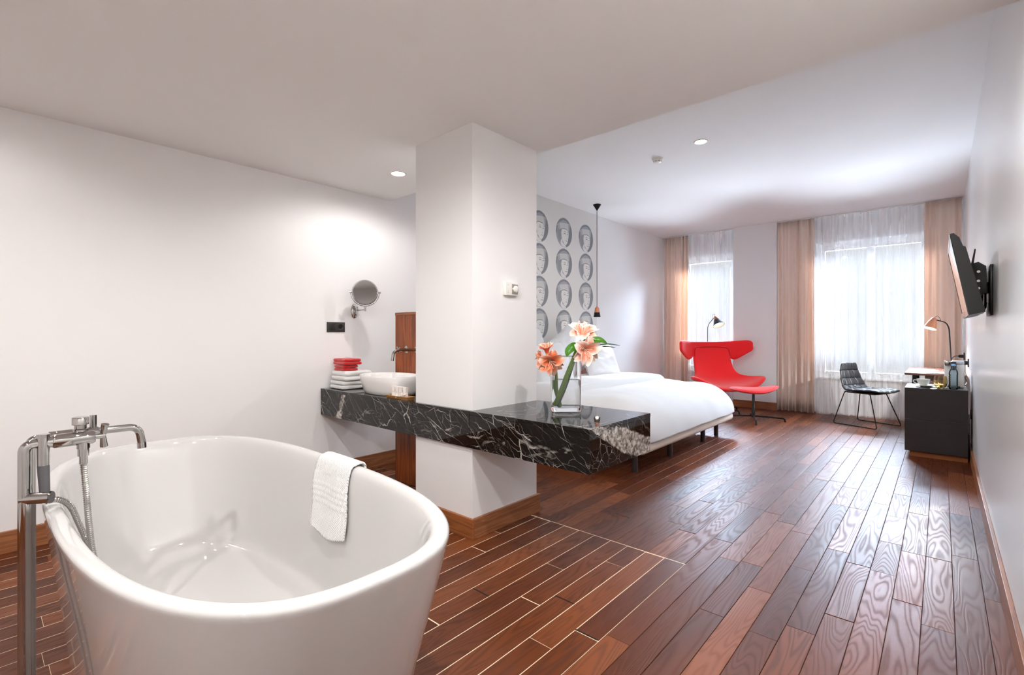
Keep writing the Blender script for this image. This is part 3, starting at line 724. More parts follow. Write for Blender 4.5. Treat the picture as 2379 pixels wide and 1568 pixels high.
# hand towel over the far rim
def tub_prof_at(s):
    """path over the far rim: s metres from the outside up, over and down the inside -> (b half-width, z)"""
    pts = [(.392, .52), (.410, .60), (.421, .645), (.4235, .660), (.417, .6735), (.402, .6765), (.385, .673), (.373, .660), (.366, .640), (.357, .598), (.343, .50), (.323, .385), (.296, .262)]
    d = 0
    for (b0, z0), (b1, z1) in zip(pts, pts[1:]):
        L = math.hypot(b1 - b0, z1 - z0)
        if d + L >= s: f = (s - d) / L; return b0 + (b1 - b0) * f, z0 + (z1 - z0) * f
        d += L
    return pts[-1]
def tub_y(x, b, z, a_):
    u = min(abs((x - TX) / a_), .999); return TY + b * (1 - u ** 2.75) ** (1 / 2.75)
tx0, tx1 = -1.845, -1.600
def towel_fn(u, v):
    s = .05 + v * .405; b, z = tub_prof_at(s)
    skew = .035 * max(0, v - .3)
    x = tx0 + (tx1 - tx0) * u + skew + .004 * math.sin(v * 9)
    a_ = .93 - (.665 - z) * .28
    y = tub_y(x, b, z, a_) - (.0075 if v > .35 else -.003) - .0035 * math.sin(u * 8 + v * 3) * (1 if v > .5 else 0)
    z += .0
    s2 = math.hypot(0, 0)
    for bnd in (.60, .65, .70, .755):            # woven border ridges
        y -= .003 * math.exp(-((v - bnd) / .012) ** 2)
    if v > .9: z -= .02 * math.sin(u * 3.3) * (v - .9) * 10
    return (x, y, z)
tw = thing('hand_towel', 'white waffle hand towel with ribbed border draped over the tub rim', 'towel', (-1.72, .95, .66))
k = NT('waffle_towel'); uv_ = k.n('TexCoord'); sp_ = k.n('SeparateXYZ'); k.put(uv_.outputs['Object'], sp_.inputs[0])
wf = k.math('MULTIPLY', k.math('SINE', k.math('MULTIPLY', sp_.outputs[0], 700.)), k.math('SINE', k.math('MULTIPLY', k.math('ADD', sp_.outputs[2], sp_.outputs[1]), 520.)))
k.put(lin((.93, .925, .92)), k.b.inputs['Base Color']); k.b.inputs['Roughness'].default_value = .95; k.b.inputs['Sheen Weight'].default_value = .3
bp = k.n('Bump', {'Strength': .8, 'Distance': .0025, 'Height': wf}); k.put(bp, k.b.inputs['Normal'])
o = obj('cloth', grid(towel_fn, 26, 90), k.m, tw); mods(o, solid=.007, off=0)

# ------------------------------------------------------------------ floor standing bath mixer
t = thing('bath_mixer', 'chrome floor standing bath mixer with two risers at the tub rim', 'bath tap', (-1.93, .09, 0))
RA, RB = Vector((-1.874, .100, 0)), Vector((-1.985, .118, 0)); ZT = .848
hA, hB = ZT, ZT - .012
Y1 = .175
obj('riser', tube(fillet([RA, RA + Vector((0, 0, hA)), (RA.x, .146, hA)], .040, 10), .0135, 20), M_chrome, t)
obj('riser', tube(fillet([RB, RB + Vector((0, 0, hB + .008)), (RB.x, .160, hB + .008)], .040, 10), .0125, 20), M_chrome, t)
for rr in (RA, RB): obj('floor_flange', lathe([(0, 0), (.034, 0), (.034, .006), (.02, .014), (.0135, .016)], 24, T(rr.x, rr.y, 0)), M_chrome, t)
for rr, hh, e in ((RA, hA, .142), (RB, hB + .008, .157)):
    obj('nut', rod((rr.x, e, hh), (rr.x, e + .014, hh), .0165, 20), M_chrome, t)
obj('thermostat_body', tube([(RA.x, .156, hA), (RA.x, .160, hA), (RA.x, .243, hA), (RA.x, .248, hA)], [.017, .0195, .0195, .016], 24), M_chrome, t)
obj('spout_body', tube([(RB.x, .171, hB + .008), (RB.x, .175, hB + .008), (RB.x, .268, hB + .008), (RB.x, .273, hB + .008)], [.015, .017, .017, .014], 24), M_chrome, t)
obj('cross_link', rod((RA.x, .220, hA), (RB.x, .225, hB + .006), .0125, 18), M_chrome, t)
obj('diverter_knob', lathe([(0, .052), (.018, .052), (.0195, .050), (.0195, .030), (.0145, .028), (.0145, .018), (.018, .016), (.018, 0), (0, 0)], 28, T(RA.x - .015, .217, hA + .008)), M_chrome, t)
obj('flow_knob', rod((RB.x, .258, hB + .01), (RB.x, .258, hB + .062), .009, 18), M_chrome, t)
hd = bmesh.new(); c0 = Vector((RA.x - .003, .266, hA))
for dz, dx in ((.034, .010), (-.034, -.010)): tube([c0 + Vector((0, 0, 0)), c0 + Vector((dx, .004, dz))], [.007, .010], 14, hd)
obj('cross_handle', hd, M_chrome, t)
obj('handle_stem', rod((RA.x, .245, hA), (RA.x - .003, .270, hA), .009, 16), M_chrome, t)
obj('spout', tube(fillet([(RB.x, .268, hB + .010), (RB.x, .372, hB + .010), (RB.x, .381, hB - .046)], .038, 10), .0115, 18), M_chrome, t)
obj('aerator', rod((RB.x, .3805, hB - .044), (RB.x, .3815, hB - .062), .0128, 18), M_chrome, t)
# hose outlet under the body
hx, hy = RA.x, .222
obj('hose_outlet', tube([(hx, hy, hA - .012), (hx, hy, hA - .030), (hx, hy, hA - .0301), (hx, hy, hA - .052), (hx, hy, hA - .0521), (hx, hy, hA - .075)], [.0155, .0155, .0135, .0135, .010, .010], 20), M_chrome, t)
# bracket and handset
zb = .700
bk = Vector((RA.x + .010, .150, zb))
obj('bracket', tube([(RA.x - .004, .096, zb), (-1.842, .150, zb)], .0155, 20), M_chrome, t)
obj('bracket_face', lathe([(0, .003), (.0155, .003), (.017, 0), (0, 0)], 28, aim((-1.842, .150, zb), (-1.810, .204, zb))), M_dchrome, t)
hp = Vector((RA.x + .008, .140, 0))
obj('handset_head', tube([hp + Vector((-.004, -.003, .786)), hp + Vector((-.004, -.003, .872))], [.0135, .0145], 24), M_chrome, t)
obj('handset_grip', tube([hp + Vector((0, 0, .708)), hp + Vector((-.004, -.003, .786))], [.0115, .0133], 24), M_grip, t, label='matt grey grip of the hand shower')
obj('hose_cone', tube([hp + Vector((0, 0, .684)), hp + Vector((0, 0, .708))], [.0080, .0100], 16), M_chrome, t)
def ribbed(pts, r=.0085, pitch=.006, seg=14):
    P = catmull(pts, 26); out = [P[0]]; acc = 0
    L = [0]
    for a, b in zip(P, P[1:]): L.append(L[-1] + (b - a).length)
    n = int(L[-1] / (pitch / 4)); pp, rr = [], []; j = 0
    for i in range(n + 1):
        s = L[-1] * i / n
        while j < len(L) - 2 and L[j + 1] < s: j += 1
        f = (s - L[j]) / max(L[j + 1] - L[j], 1e-9); pp.append(P[j].lerp(P[j + 1], f)); rr.append(r * (1 if i % 4 in (0, 1) else .84))
    return tube(pp, rr, seg)
obj('shower_hose', ribbed([(hx, hy, hA - .072), (-1.868, .225, .72), (-1.860, .229, .65), (-1.860, .234, .58), (-1.863, .243, .50), (-1.850, .262, .43), (-1.80, .30, .33), (-1.74, .40, .235), (-1.78, .50, .215), (-1.86, .44, .235), (-1.85, .32, .34), (-1.862, .262, .44), (-1.885, .238, .515), (-1.905, .216, .590), (-1.898, .196, .650), (-1.880, .170, .6795), (hp.x - .001, hp.y + .002, .685)]), M_chrome, t)

# ------------------------------------------------------------------ curtains
def curtain_mesh(x0, x1, y, z0, z1, folds, amp, seed, wob=.5, nx=None, nz=14, gather_top=.7, drift=0.):
    rn = random.Random(seed); W = x1 - x0; nx = nx or int(folds * 14)
    ph = [rn.uniform(0, 6.28) for _ in range(6)]
    fr = []; acc = 0                                   # uneven fold widths
    k = int(folds); ws = [rn.uniform(.55, 1.5) for _ in range(k)]; s_ = sum(ws); edges = [0]
    for w_ in ws: edges.append(edges[-1] + w_ / s_)
    am = [rn.uniform(.55, 1.25) for _ in range(k)]; sh = [rn.uniform(-1, 1) for _ in range(k)]
    def fn(u, v):
        j = 0
        while j < k - 1 and edges[j + 1] < u: j += 1
        f = (u - edges[j]) / (edges[j + 1] - edges[j])
        t_ = 1 - v                                    # 0 at the bottom
        a = amp * am[j] * (.55 + .45 * smooth01(v * 1.4)) 
        prof = math.cos(2 * math.pi * f)
        yy = y - a * prof
        x = x0 + W * u + (sh[j] * .010) * math.sin(v * 3.0 + ph[j % 6]) * math.sin(math.pi * f) + drift * v * (1 - u)
        yy += wob * .018 * math.sin(u * 9 + ph[0]) * v + wob * .01 * math.sin(v * 7 + ph[1] + u * 4)
        return (x, yy, z1 + (z0 - z1) * v)
    return grid(fn, nx, nz)
def curtain(name, label, m, x0, x1, y, folds, amp, seed, parent_cat='curtain', group=None, z0=.012, solid=None, **k):
    t = thing(name, label, parent_cat, ((x0 + x1) / 2, y, z0), group=group)
    o = obj('cloth', curtain_mesh(x0, x1, y, z0, ZH - .016, folds, amp, seed, **k), m, t)
    if solid: mods(o, solid=solid)
    hb = obj('hem', curtain_mesh(x0, x1, y - (.0025 if solid else .0012), z0, z0 + .075, folds, amp, seed, nz=3, **k) if False else curtain_mesh(x0 + .001, x1 - .001, y, z0 - .002, z0 + .0005, folds, amp * 1.0, seed, nz=2), m, t)
    return t
curtain('curtain', 'peach floor length curtain in the far left corner beside the narrow window', M_peach, XL + .03, -3.22, YW + .03, 6, .038, 11, group='peach curtains', solid=.003)
curtain('curtain', 'peach floor length curtain between the red chair and the wide window', M_peach, -1.855, -1.375, YW + .03, 6, .040, 12, group='peach curtains', solid=.003)
curtain('curtain', 'peach floor length curtain behind the desk in the right corner', M_peach, -.165, XR - .02, YW - .005, 4, .042, 13, group='peach curtains', solid=.003)
curtain('sheer_curtain', 'white sheer curtain over the narrow window behind the floor lamp', M_sheer, -3.26, -2.50, YW + .055, 7, .016, 21, 'sheer curtain', group='white sheer curtains')
curtain('sheer_curtain', 'narrow white sheer curtain panel overlapping beside the wide window peach curtain', M_sheer, -1.42, -1.12, YW + .01, 4, .016, 22, 'sheer curtain', group='white sheer curtains', drift=.06)
curtain('sheer_curtain', 'wide white sheer curtain over the wide window behind the dark chair', M_sheer, -1.28, -.12, YW + .055, 11, .018, 23, 'sheer curtain', group='white sheer curtains')

# ------------------------------------------------------------------ bed
BY0, BY1 = 3.60, 5.85
t = thing('bed', 'wide low bed with upholstered pale base and dark cylindrical legs', 'bed', (-2.7, 4.72, 0))
obj('base', bx(-3.60, -1.785, BY0, BY1, .168, .262, .040, seg=4), M_frame, t)
for lx in (-1.92, -3.3):
    for ly in (3.72 - .13, 4.405, 5.25, 5.66) if lx > -2 else (3.75, 5.6): obj('leg', lathe([(0, 0), (.023, 0), (.024, .002), (.024, .178), (0, .178)], 20, T(lx, ly + (.12 if ly < 3.65 else 0), 0)), M_gmetal if False else mat('leg_grey', (.30, .285, .29), .4, metal=.3), t)
obj('mattress', bx(-3.58, -1.90, BY0 + .08, BY1 - .08, .246, .50, .05, seg=3), M_linen, t)
obj('headboard', bx(XL + .004, -3.615, 3.34, 5.985, .22, .985, .004), mat('headboard_wood', (.34, .20, .16), .45, var=.15), t)

def duvet(x0, x1, y0, y1, zb, zt, rx, ry, nx, ny, seed, amp=.010, tuck=.05, open_left=True):
    def ax(s, lo, hi, r, left=True, right=True):
        # s in 0..1 over flat part and rounded ends; returns coordinate and drop 0..1
        e = .22
        if s > 1 - e and right:
            a = (s - (1 - e)) / e * math.pi / 2 * 1.12; return hi - r + r * math.sin(a) , min(1.12, 1 - math.cos(a))
        if s < e and left:
            a = (e - s) / e * math.pi / 2 * 1.12; return lo + r - r * math.sin(a), min(1.12, 1 - math.cos(a))
        l0 = e if left else 0; r0 = 1 - e if right else 1
        a0 = lo + r if left else lo; a1 = hi - r if right else hi
        return a0 + (a1 - a0) * (s - l0) / (r0 - l0), 0
    def fn(u, v):
        x, dx = ax(u, x0, x1, rx, left=False); y, dy = ax(v, y0, y1, ry)
        d = min(1.05, (dx ** 2.2 + dy ** 2.2) ** (1 / 2.2))
        if dx > 0 and dy > 0:
            q = min(dx, dy); x -= (x - (x1 - rx)) * .16 * q; y += ((y1 - ry if y > (y0 + y1) / 2 else y0 + ry) - y) * .16 * q
        z = zt - (zt - zb) * d
        n = noise.noise(Vector((x * 3 + seed, y * 3, z * 2))) * amp * 2.2 + noise.noise(Vector((x * 9 + seed, y * 5, z * 7))) * amp * .8
        f = 1 - min(d, 1) * .55
        if d > 1: z = max(z, zb - .01)
        z += n * f; x += n * (1 - f) * 1.2; y += n * (1 - f) * .8
        # soft pull creases running from the foot edge
        z -= .006 * abs(math.sin(y * 6 + x * 2 + seed)) * d
        return (x, y, z)
    return grid(fn, nx, ny)
t = thing('duvet', 'puffy white duvet covering the bed and rounded over its foot', 'duvet', (-2.5, 4.72, .6))
o = obj('cover', duvet(-3.45, -1.755, BY0 - .08, BY1 + .09, .272, .60, .40, .30, 46, 60, 3.3), M_linen, t); mods(o, solid=.012, sub=1, off=-1)
o = obj('turned_down_fold', duvet(-3.30, -2.56, BY0 - .085, BY1 + .09, .29, .668, .06, .30, 26, 60, 8.1, amp=.008), M_linen, t); mods(o, solid=.012, sub=1, off=-1)
# rolled edge of the fold: bring its foot side down onto the cover only
def pillow(name, label, size, th, M, seed):
    def shell(sgn):
        def fn(u, v):
            a, b = u * 2 - 1, v * 2 - 1
            h = ((1 - abs(a) ** 2.6) * (1 - abs(b) ** 2.6)) ** .42
            pinch = 1 - .09 * (a * a) * (1 - b * b) * 0 - .07 * (1 - a * a) * b * b - .07 * (1 - b * b) * a * a
            n = noise.noise(Vector((a * 2 + seed, b * 2, sgn))) * .015 * h + .012 * h * noise.noise(Vector((a * 6 + seed, b * 3, 1)))
            return (a * size[0] / 2 * pinch, b * size[1] / 2 * pinch, sgn * (th / 2 * h) + n)
        return fn
    b = grid(shell(1), 24, 24); c = grid(shell(-1), 24, 24); merge(b, c); bmesh.ops.remove_doubles(b, verts=b.verts, dist=.0015)
    bmesh.ops.recalc_face_normals(b, faces=b.faces[:]); xform(b, M)
    loc = M.translation
    return obj(name, b, M_linen, loc=tuple(loc), label=label, cat='pillow', group='white pillows on the bed')
def lean(x, y, z, tilt, roll): return T(x, y, z) @ Matrix.Rotation(R(90 - tilt), 4, 'Y') @ Matrix.Rotation(R(roll), 4, 'Z')
pillow('pillow', 'large white pillow tipped on its corner against the headboard behind the flowers', (.62, .66), .20, lean(-3.45, 4.93, .905, 14, 26), 1)
pillow('pillow', 'white pillow leaning at the window side of the bed head', (.50, .72), .18, lean(-3.22, 5.30, .82, 24, -6), 2)
pillow('pillow', 'white pillow leaning upright at the pillar side of the bed head', (.62, .66), .20, lean(-3.45, 4.15, .90, 14, 6), 3)
pillow('pillow', 'white pillow in front of the upright one beside the pillar', (.50, .72), .18, lean(-3.22, 4.26, .82, 26, 4), 4)

# ------------------------------------------------------------------ red armchair and footstool
def star_base(t, h, r, seg=4, a0=0., hub=.045, col_r=.017):
    obj('column', lathe([(0, .055), (col_r + .004, .055), (col_r + .004, h * .45), (col_r, h * .46), (col_r, h), (0, h)], 20), M_bmetal, t)
    obj('hub', lathe([(0, .048), (.026, .048), (.028, .054), (.028, .070), (.022, .078), (0, .078)], 20), M_bmetal, t)
    for i in range(seg):
        a = a0 + i * 2 * math.pi / seg; d = Vector((math.cos(a), math.sin(a), 0))
        p = fillet([d * .02 + Vector((0, 0, .062)), d * (r - .01) + Vector((0, 0, .048)), d * r + Vector((0, 0, .004))], .030, 6)
        leg = obj('leg', tube(p, .0110, 12), M_bmetal, t)
        obj('foot', xform(lathe([(0, 0), (.010, 0), (.010, .008), (0, .010)], 14), T(d.x * r, d.y * r, 0)), M_black, leg)
def loft_grid(rows, name, m, t, solid, sub=2, off=0.):
    bm = bmesh.new(); V = [[bm.verts.new(p) for p in r] for r in rows]
    for a, b in zip(V, V[1:]):
        for i in range(len(a) - 1): bm.faces.new((a[i], a[i + 1], b[i + 1], b[i]))
    bmesh.ops.recalc_face_normals(bm, faces=bm.faces[:])
    return mods(obj(name, bm, m, t), solid=solid, sub=sub, off=off)
ac = thing('armchair', 'red high-backed lounge chair with winged headrest on black star base', 'armchair', (-2.46, 7.46, 0), R(46) , local=True)
# local axes: +x to the viewer's right, -y towards the viewer (seat front)
US = [-1, -.9, -.7, -.4, 0, .4, .7, .9, 1]
spec = [  # y, z, half width, edge forward, edge lift
    (.34, .960, .275, .03, .000), (.335, .90, .285, .035, 0), (.315, .76, .295, .05, 0), (.275, .62, .305, .075, 0), (.225, .52, .345, .12, .01),
    (.13, .435, .47, .17, .085), (.0, .392, .53, .14, .145), (-.14, .375, .55, .10, .165), (-.27, .372, .50, .06, .15), (-.37, .365, .36, .02, .06), (-.40, .350, .28, -.01, .02)]
rows = []
for (y, z, wd, fw, lf) in spec:
    rows.append([(u * wd, y - fw * abs(u) ** 2.2, z + lf * abs(u) ** 2.4) for u in US])
loft_grid(rows, 'shell', M_red, ac, .050, 2)
hw = [-1, -.92, -.78, -.62, -.48, -.25, 0, .25, .48, .62, .78, .92, 1]
rows = []
for v in (0, .33, .66, 1):
    r_ = []
    for u in hw:
        a = abs(u); x = .575 * math.copysign(a, u); y = .375 - .26 * a ** 2.4
        zb_ = .955 if a < .3 else (.955 - .225 * smooth01((a - .3) / .3) if a < .62 else .730 + .18 * ((a - .62) / .38) ** 1.1)
        zt_ = 1.035 + .045 * a ** 2 - (.04 if a > .97 else 0)
        r_.append((x, y - .015 * v * a + .02 * v, zb_ + (zt_ - zb_) * v))
    rows.append(r_)
loft_grid(rows, 'headrest', M_red, ac, .045, 2)
sm = [(math.copysign(abs(q), q) * .29, 0) for q in (-1, 1)]
seam = [(-.278, .262, .80), (-.275, .276, .88), (-.258, .286, .930), (-.21, .298, .950), (0, .312, .956), (.21, .298, .950), (.258, .286, .930), (.275, .276, .88), (.278, .262, .80)]
obj('seam', tube(catmull(seam, 5), .004, 8), M_reds, ac)
star_base(ac, .36, .33, 4, R(20))
ot = thing('footstool', 'red oval upholstered footstool on black four star base', 'footstool', (-1.880, 6.975, 0), R(28), local=True)
def ott(sgn):
    def fn(u, v):
        a = u * 2 * math.pi; r = v
        x, y = r * .305 * math.cos(a), r * .235 * math.sin(a)
        h = .036 * max(0, 1 - r ** 3.2) ** .5
        return (x, y, .405 + .060 * (x / .305) ** 2 * (1 if x > 0 else .35) - .012 * (y / .235) ** 2 + sgn * h)
    return fn
b_ = grid(ott(1), 40, 14, True); merge(b_, grid(ott(-1), 40, 14, True)); bmesh.ops.remove_doubles(b_, verts=b_.verts, dist=.002); bmesh.ops.recalc_face_normals(b_, faces=b_.faces[:])
obj('cushion', b_, M_red, ot)
star_base(ot, .385, .375, 4, R(-28) + R(-70))

# ------------------------------------------------------------------ floor lamp and desk lamp
def cone_shade(t, apex, d, m_cap, m_low, L=.135, r1=.030, r2=.080, glow=0., pw=0.):
    A = Vector(apex); d = Vector(d).normalized(); Mx = aim(A, A + d)
    obj('shade_cap', xform(lathe([(0, -.004), (.014, -.004), (.022, .004), (r1, L * .38), (r1 - .002, L * .38), (.018, .008), (0, .006)], 28), Mx), m_cap, t, label='copper coloured top of the shade')
    obj('shade', xform(lathe([(r1, L * .38), (r2, L), (r2 - .003, L), (r1 - .003, L * .38)], 36), Mx), m_low, t)
    obj('shade_lining', xform(lathe([(r1 - .004, L * .40), (r2 - .005, L - .002), (r2 - .0045, L - .0015), (r1 - .0035, L * .395)], 36), Mx), M_lamp_in, t)
    obj('bulb', xform(lathe([(0, L * .4), (.012, L * .42), (.026, L * .62), (.024, L * .78), (.012, L * .88), (0, L * .9)], 18), Mx), M_glow if glow else M_bulb2, t)
    if pw:
        l = spot('lamp_beam', tuple(A + d * (L * .93) - ORG[t.name]), pw, WARM, 150, .5, .03, t); l.rotation_euler = d.to_track_quat('-Z', 'Y').to_euler()
M_glow = mat('bright_bulb', (1, .95, .88), .5, emit=(1, .93, .84), estr=60)
M_bulb2 = mat('dim_bulb', (1, .96, .9), .5, emit=(1, .94, .86), estr=3)
fl = (-2.775, 7.78)
t = thing('floor_lamp', 'slim floor lamp with navy and copper cone shade behind the red chair', 'floor lamp', (fl[0], fl[1], 0))
obj('base', lathe([(0, 0), (.13, 0), (.13, .010), (.125, .014), (0, .014)], 32, T(fl[0], fl[1], 0)), M_bmetal, t)
hp2 = Vector((fl[0] + .115, fl[1] + .03, 1.435))
obj('pole', tube(fillet([(fl[0], fl[1], .01), (fl[0] + .006, fl[1], 1.30), (hp2.x - .018, hp2.y, hp2.z - .02)], .07, 8), .0055, 12), M_gmetal, t)
obj('cable_loop', tube(catmull([(hp2.x + .002, hp2.y, hp2.z + .012), (hp2.x - .018, hp2.y, hp2.z + .035), (hp2.x - .048, hp2.y, hp2.z + .015), (hp2.x - .05, hp2.y, hp2.z - .045)], 6), .0025, 8), M_gmetal, t)
cone_shade(t, hp2, (.42, -.28, -.86), M_copper, mat('navy_shade', (.20, .23, .30), .4), L=.165, r1=.042, r2=.088)

dk = Vector((.087, 7.30, .745))
t = thing('desk_lamp', 'lit desk lamp with bent black arm and small copper shade', 'desk lamp', tuple(dk))
obj('base', lathe([(0, 0), (.075, 0), (.075, .008), (.07, .012), (0, .012)], 28, T(*dk)), M_bmetal, t)
hd_ = Vector((-.062, 7.27, 1.335))
obj('arm', tube(fillet([dk + Vector((0, 0, .01)), (.065, 7.30, 1.22), (.04, 7.30, 1.285), (hd_.x + .012, hd_.y, hd_.z - .018)], .05, 8), .006, 12), M_bmetal, t)
obj('cable_loop', tube(catmull([(hd_.x, hd_.y, hd_.z + .008), (hd_.x + .03, hd_.y, hd_.z + .022), (hd_.x + .052, hd_.y, hd_.z - .01), (hd_.x + .056, hd_.y, hd_.z - .040)], 6), .0025, 8), M_black, t)
cone_shade(t, hd_, (-.30, -.22, -.93), M_copper, M_copper, L=.125, r1=.040, r2=.060, glow=1, pw=40)

# ------------------------------------------------------------------ slate quilted chair
qc = thing('side_chair', 'dark slate quilted shell chair on thin black sled legs', 'chair', (-.715, 7.595, 0), R(-24), local=True)
# local: +x seat front, y lateral
def chair_prof(s):
    P = [(-.255, .772), (-.250, .70), (-.232, .62), (-.208, .54), (-.17, .475), (-.115, .443), (-.04, .432), (.06, .434), (.15, .440), (.225, .440), (.262, .428)]
    f = s * (len(P) - 1); i = min(int(f), len(P) - 2); f -= i
    a = Vector(P[max(i - 1, 0)]); b = Vector(P[i]); c = Vector(P[i + 1]); d = Vector(P[min(i + 2, len(P) - 1)])
    return .5 * ((2 * b) + (c - a) * f + (2 * a - 5 * b + 4 * c - d) * f * f + (3 * b - a - 3 * c + d) * f ** 3)
def quilt(u, v):
    y = (u - .5) * 2; q = chair_prof(v)
    w0 = .165 + .062 * smooth01(v / .45) + .012 * math.sin(math.pi * v)
    edge = 1 - (1 - abs(y)) if False else abs(y)
    rr = .10
    if v < .12: w0 *= .80 + .20 * math.sqrt(max(0, 1 - ((.12 - v) / .12) ** 2))
    if v > .92: w0 *= .82 + .18 * math.sqrt(max(0, 1 - ((v - .92) / .08) ** 2))
    q2 = chair_prof(min(1, v + .01)) - chair_prof(max(0, v - .01)); n = Vector((-q2.y, q2.x)).normalized()
    n = n if n.x > 0 or n.y > 0 else -n
    puff = abs(math.sin(math.pi * u * 4)) ** .35 * abs(math.sin(math.pi * v * 8)) ** .30 * .016
    x = q.x + n.x * puff; z = q.y + n.y * puff
    cup = .035 * y * y * (1 - smooth01((v - .3) / .3)); x += cup
    z += .014 * y * y * smooth01((v - .45) / .2)
    return (x, y * w0, z)
o = obj('quilted_shell', grid(quilt, 57, 105), M_leather, qc); mods(o, solid=.018, off=0)
def under(u, v):
    x, y, z = quilt(u, v); return x, y, z
seat_pan = bx(-.14, .19, -.17, .17, .405, .423, .006)
obj('seat_pan', seat_pan, M_black, qc)
for s in (-1, 1):
    yt, yb_ = s * .165, s * .255
    P = [(.10, 0, .417), (-.0, yt, .417), (-.17, yt, .417), (-.262, yb_, .008), (.262, yb_, .008), (.10, yt + s * .0, .417), (-.02, yt, .417)]
    P = [(-.04, yt, .416), (-.165, yt, .416), (-.255, yb_, .0075), (.262, yb_, .0075), (.135, yt, .416), (-.02, yt, .4162)]
    obj('sled_leg', tube(fillet(P, .03, 6), .0060, 12), M_bmetal, qc)
obj('crossbar', rod((-.165, -.165, .416), (-.165, .165, .416), .006), M_bmetal, qc)
obj('crossbar', rod((.135, -.165, .416), (.135, .165, .416), .006), M_bmetal, qc)

# ------------------------------------------------------------------ desk, cabinet and what stands on them
t = thing('desk', 'thin topped wooden writing desk behind the dark drawer cabinet', 'desk', (-.05, 7.2, 0))
obj('top', bx(-.292, .186, 6.555, 7.88, .725, .747, .002), M_wooddesk, t, smooth=False)
obj('apron', bx(-.13, .12, 6.72, 6.745, .665, .7245, .001), M_wooddesk, t, smooth=False)
for lx, ly, sx, sy in ((-.215, 6.74, -.030, -.05), (.150, 6.74, .020, -.05), (-.215, 7.72, -.030, .05), (.150, 7.72, .020, .05)):
    obj('leg', tube([(lx, ly, .7245), (lx + sx, ly + sy, 0)], [.019, .011], 16), M_bmetal, t)
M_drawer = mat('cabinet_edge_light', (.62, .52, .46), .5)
t = thing('drawer_cabinet', 'dark oak cabinet with two flat drawer fronts on a recessed wooden plinth', 'cabinet', (-.04, 6.13, 0))
cx0, cx1, cy0, cy1 = -.260, .178, 5.880, 6.385
obj('carcass', bx(cx0, cx1, cy0 + .020, cy1, .060, .651, .0015), M_darkcab, t, smooth=False)
obj('drawer_front', bx(cx0, cx1, cy0, cy0 + .0195, .360, .650, .0015), M_darkcab, t, smooth=False)
obj('drawer_front', bx(cx0, cx1, cy0, cy0 + .0195, .060, .3565, .0015), M_darkcab, t, smooth=False)
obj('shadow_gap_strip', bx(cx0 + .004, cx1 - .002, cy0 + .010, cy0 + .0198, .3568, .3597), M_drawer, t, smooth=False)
obj('plinth', bx(cx0 + .035, cx1, cy0 + .06, cy1 - .02, .0, .0595), M_plinth, t, smooth=False)

def cup(x, y, z, t):
    o = obj('cup', lathe([(0, 0), (.024, 0), (.026, .004), (.040, .022), (.048, .045), (.051, .066), (.049, .066), (.045, .045), (.037, .024), (.02, .008), (0, .007)], 36, T(x, y, z)), M_cup, t)
    return o
sx_, sy_ = -.128, 6.055; ZC = .6515
t = thing('saucer', 'white saucer under the cup on the dark cabinet', 'saucer', (sx_, sy_, ZC))
obj('plate', lathe([(0, .004), (.030, .004), (.034, 0), (.038, 0), (.042, .005), (.085, .016), (.084, .019), (.04, .008), (.03, .007), (0, .007)], 40, T(sx_ + .018, sy_, ZC)), M_cup, t)
t = thing('coffee_cup', 'white coffee cup on a saucer on the dark cabinet', 'cup', (sx_, sy_, ZC + .0075))
cup(sx_, sy_, ZC + .0075, t)
obj('handle', tube(catmull([(sx_ - .044, sy_ - .01, ZC + .062), (sx_ - .068, sy_ - .014, ZC + .062), (sx_ - .072, sy_ - .014, ZC + .045), (sx_ - .052, sy_ - .012, ZC + .030), (sx_ - .038, sy_ - .01, ZC + .028)], 5), .0045, 10), M_cup, t)
t = thing('teaspoon', 'small steel teaspoon lying on the saucer edge', 'spoon', (sx_ + .06, sy_ - .05, ZC + .02))
obj('stem', tube([(sx_ + .03, sy_ - .065, ZC + .019), (sx_ + .135, sy_ - .045, ZC + .030)], .0022, 8), M_chrome, t)
obj('bowl', xform(lathe([(0, -.004), (.009, -.002), (.011, .001), (.009, -.0005), (0, -.0025)], 16), T(sx_ + .02, sy_ - .067, ZC + .0215) @ Matrix.Diagonal((1.5, 1, 1, 1))), M_chrome, t)
gx, gy = -.006, 5.952
t = thing('drinking_glass', 'rounded stemless glass tinted amber beside the water bottle', 'glass', (gx, gy, ZC))
obj('bowl', lathe([(0, 0), (.024, 0), (.030, .006), (.044, .030), (.050, .060), (.047, .090), (.042, .115), (.040, .115), (.045, .09), (.0475, .06), (.0415, .031), (.028, .009), (0, .006)], 40, T(gx, gy, ZC)), mat('amber_glass', (.96, .88, .70), .0, trans=1, ior=1.45), t)
gx2, gy2 = .016, 6.075
t = thing('drinking_glass', 'second stemless glass partly hidden behind the amber one', 'glass', (gx2, gy2, ZC))
obj('bowl', lathe([(0, 0), (.024, 0), (.030, .006), (.042, .030), (.046, .060), (.043, .090), (.038, .108), (.036, .108), (.041, .09), (.0435, .06), (.0395, .031), (.028, .009), (0, .006)], 40, T(gx2 + .0, gy2, ZC)), M_glasses, t)
bx_, by_ = .082, 5.950
t = thing('water_bottle', 'clear blue plastic water bottle on the dark cabinet', 'bottle', (bx_, by_, ZC))
pr = [(0, .004), (.018, .004), (.026, 0), (.031, .006), (.032, .02)]
for i in range(6): pr += [(.0325, .028 + i * .018), (.030, .033 + i * .018), (.0305, .038 + i * .018), (.0325, .042 + i * .018)]
pr += [(.0325, .145), (.030, .165), (.020, .188), (.0135, .196), (.0130, .212), (.0145, .2125)]
pi_ = [(r_ - .0008 if r_ > .001 else 0, z_ + .0008) for r_, z_ in reversed(pr)]
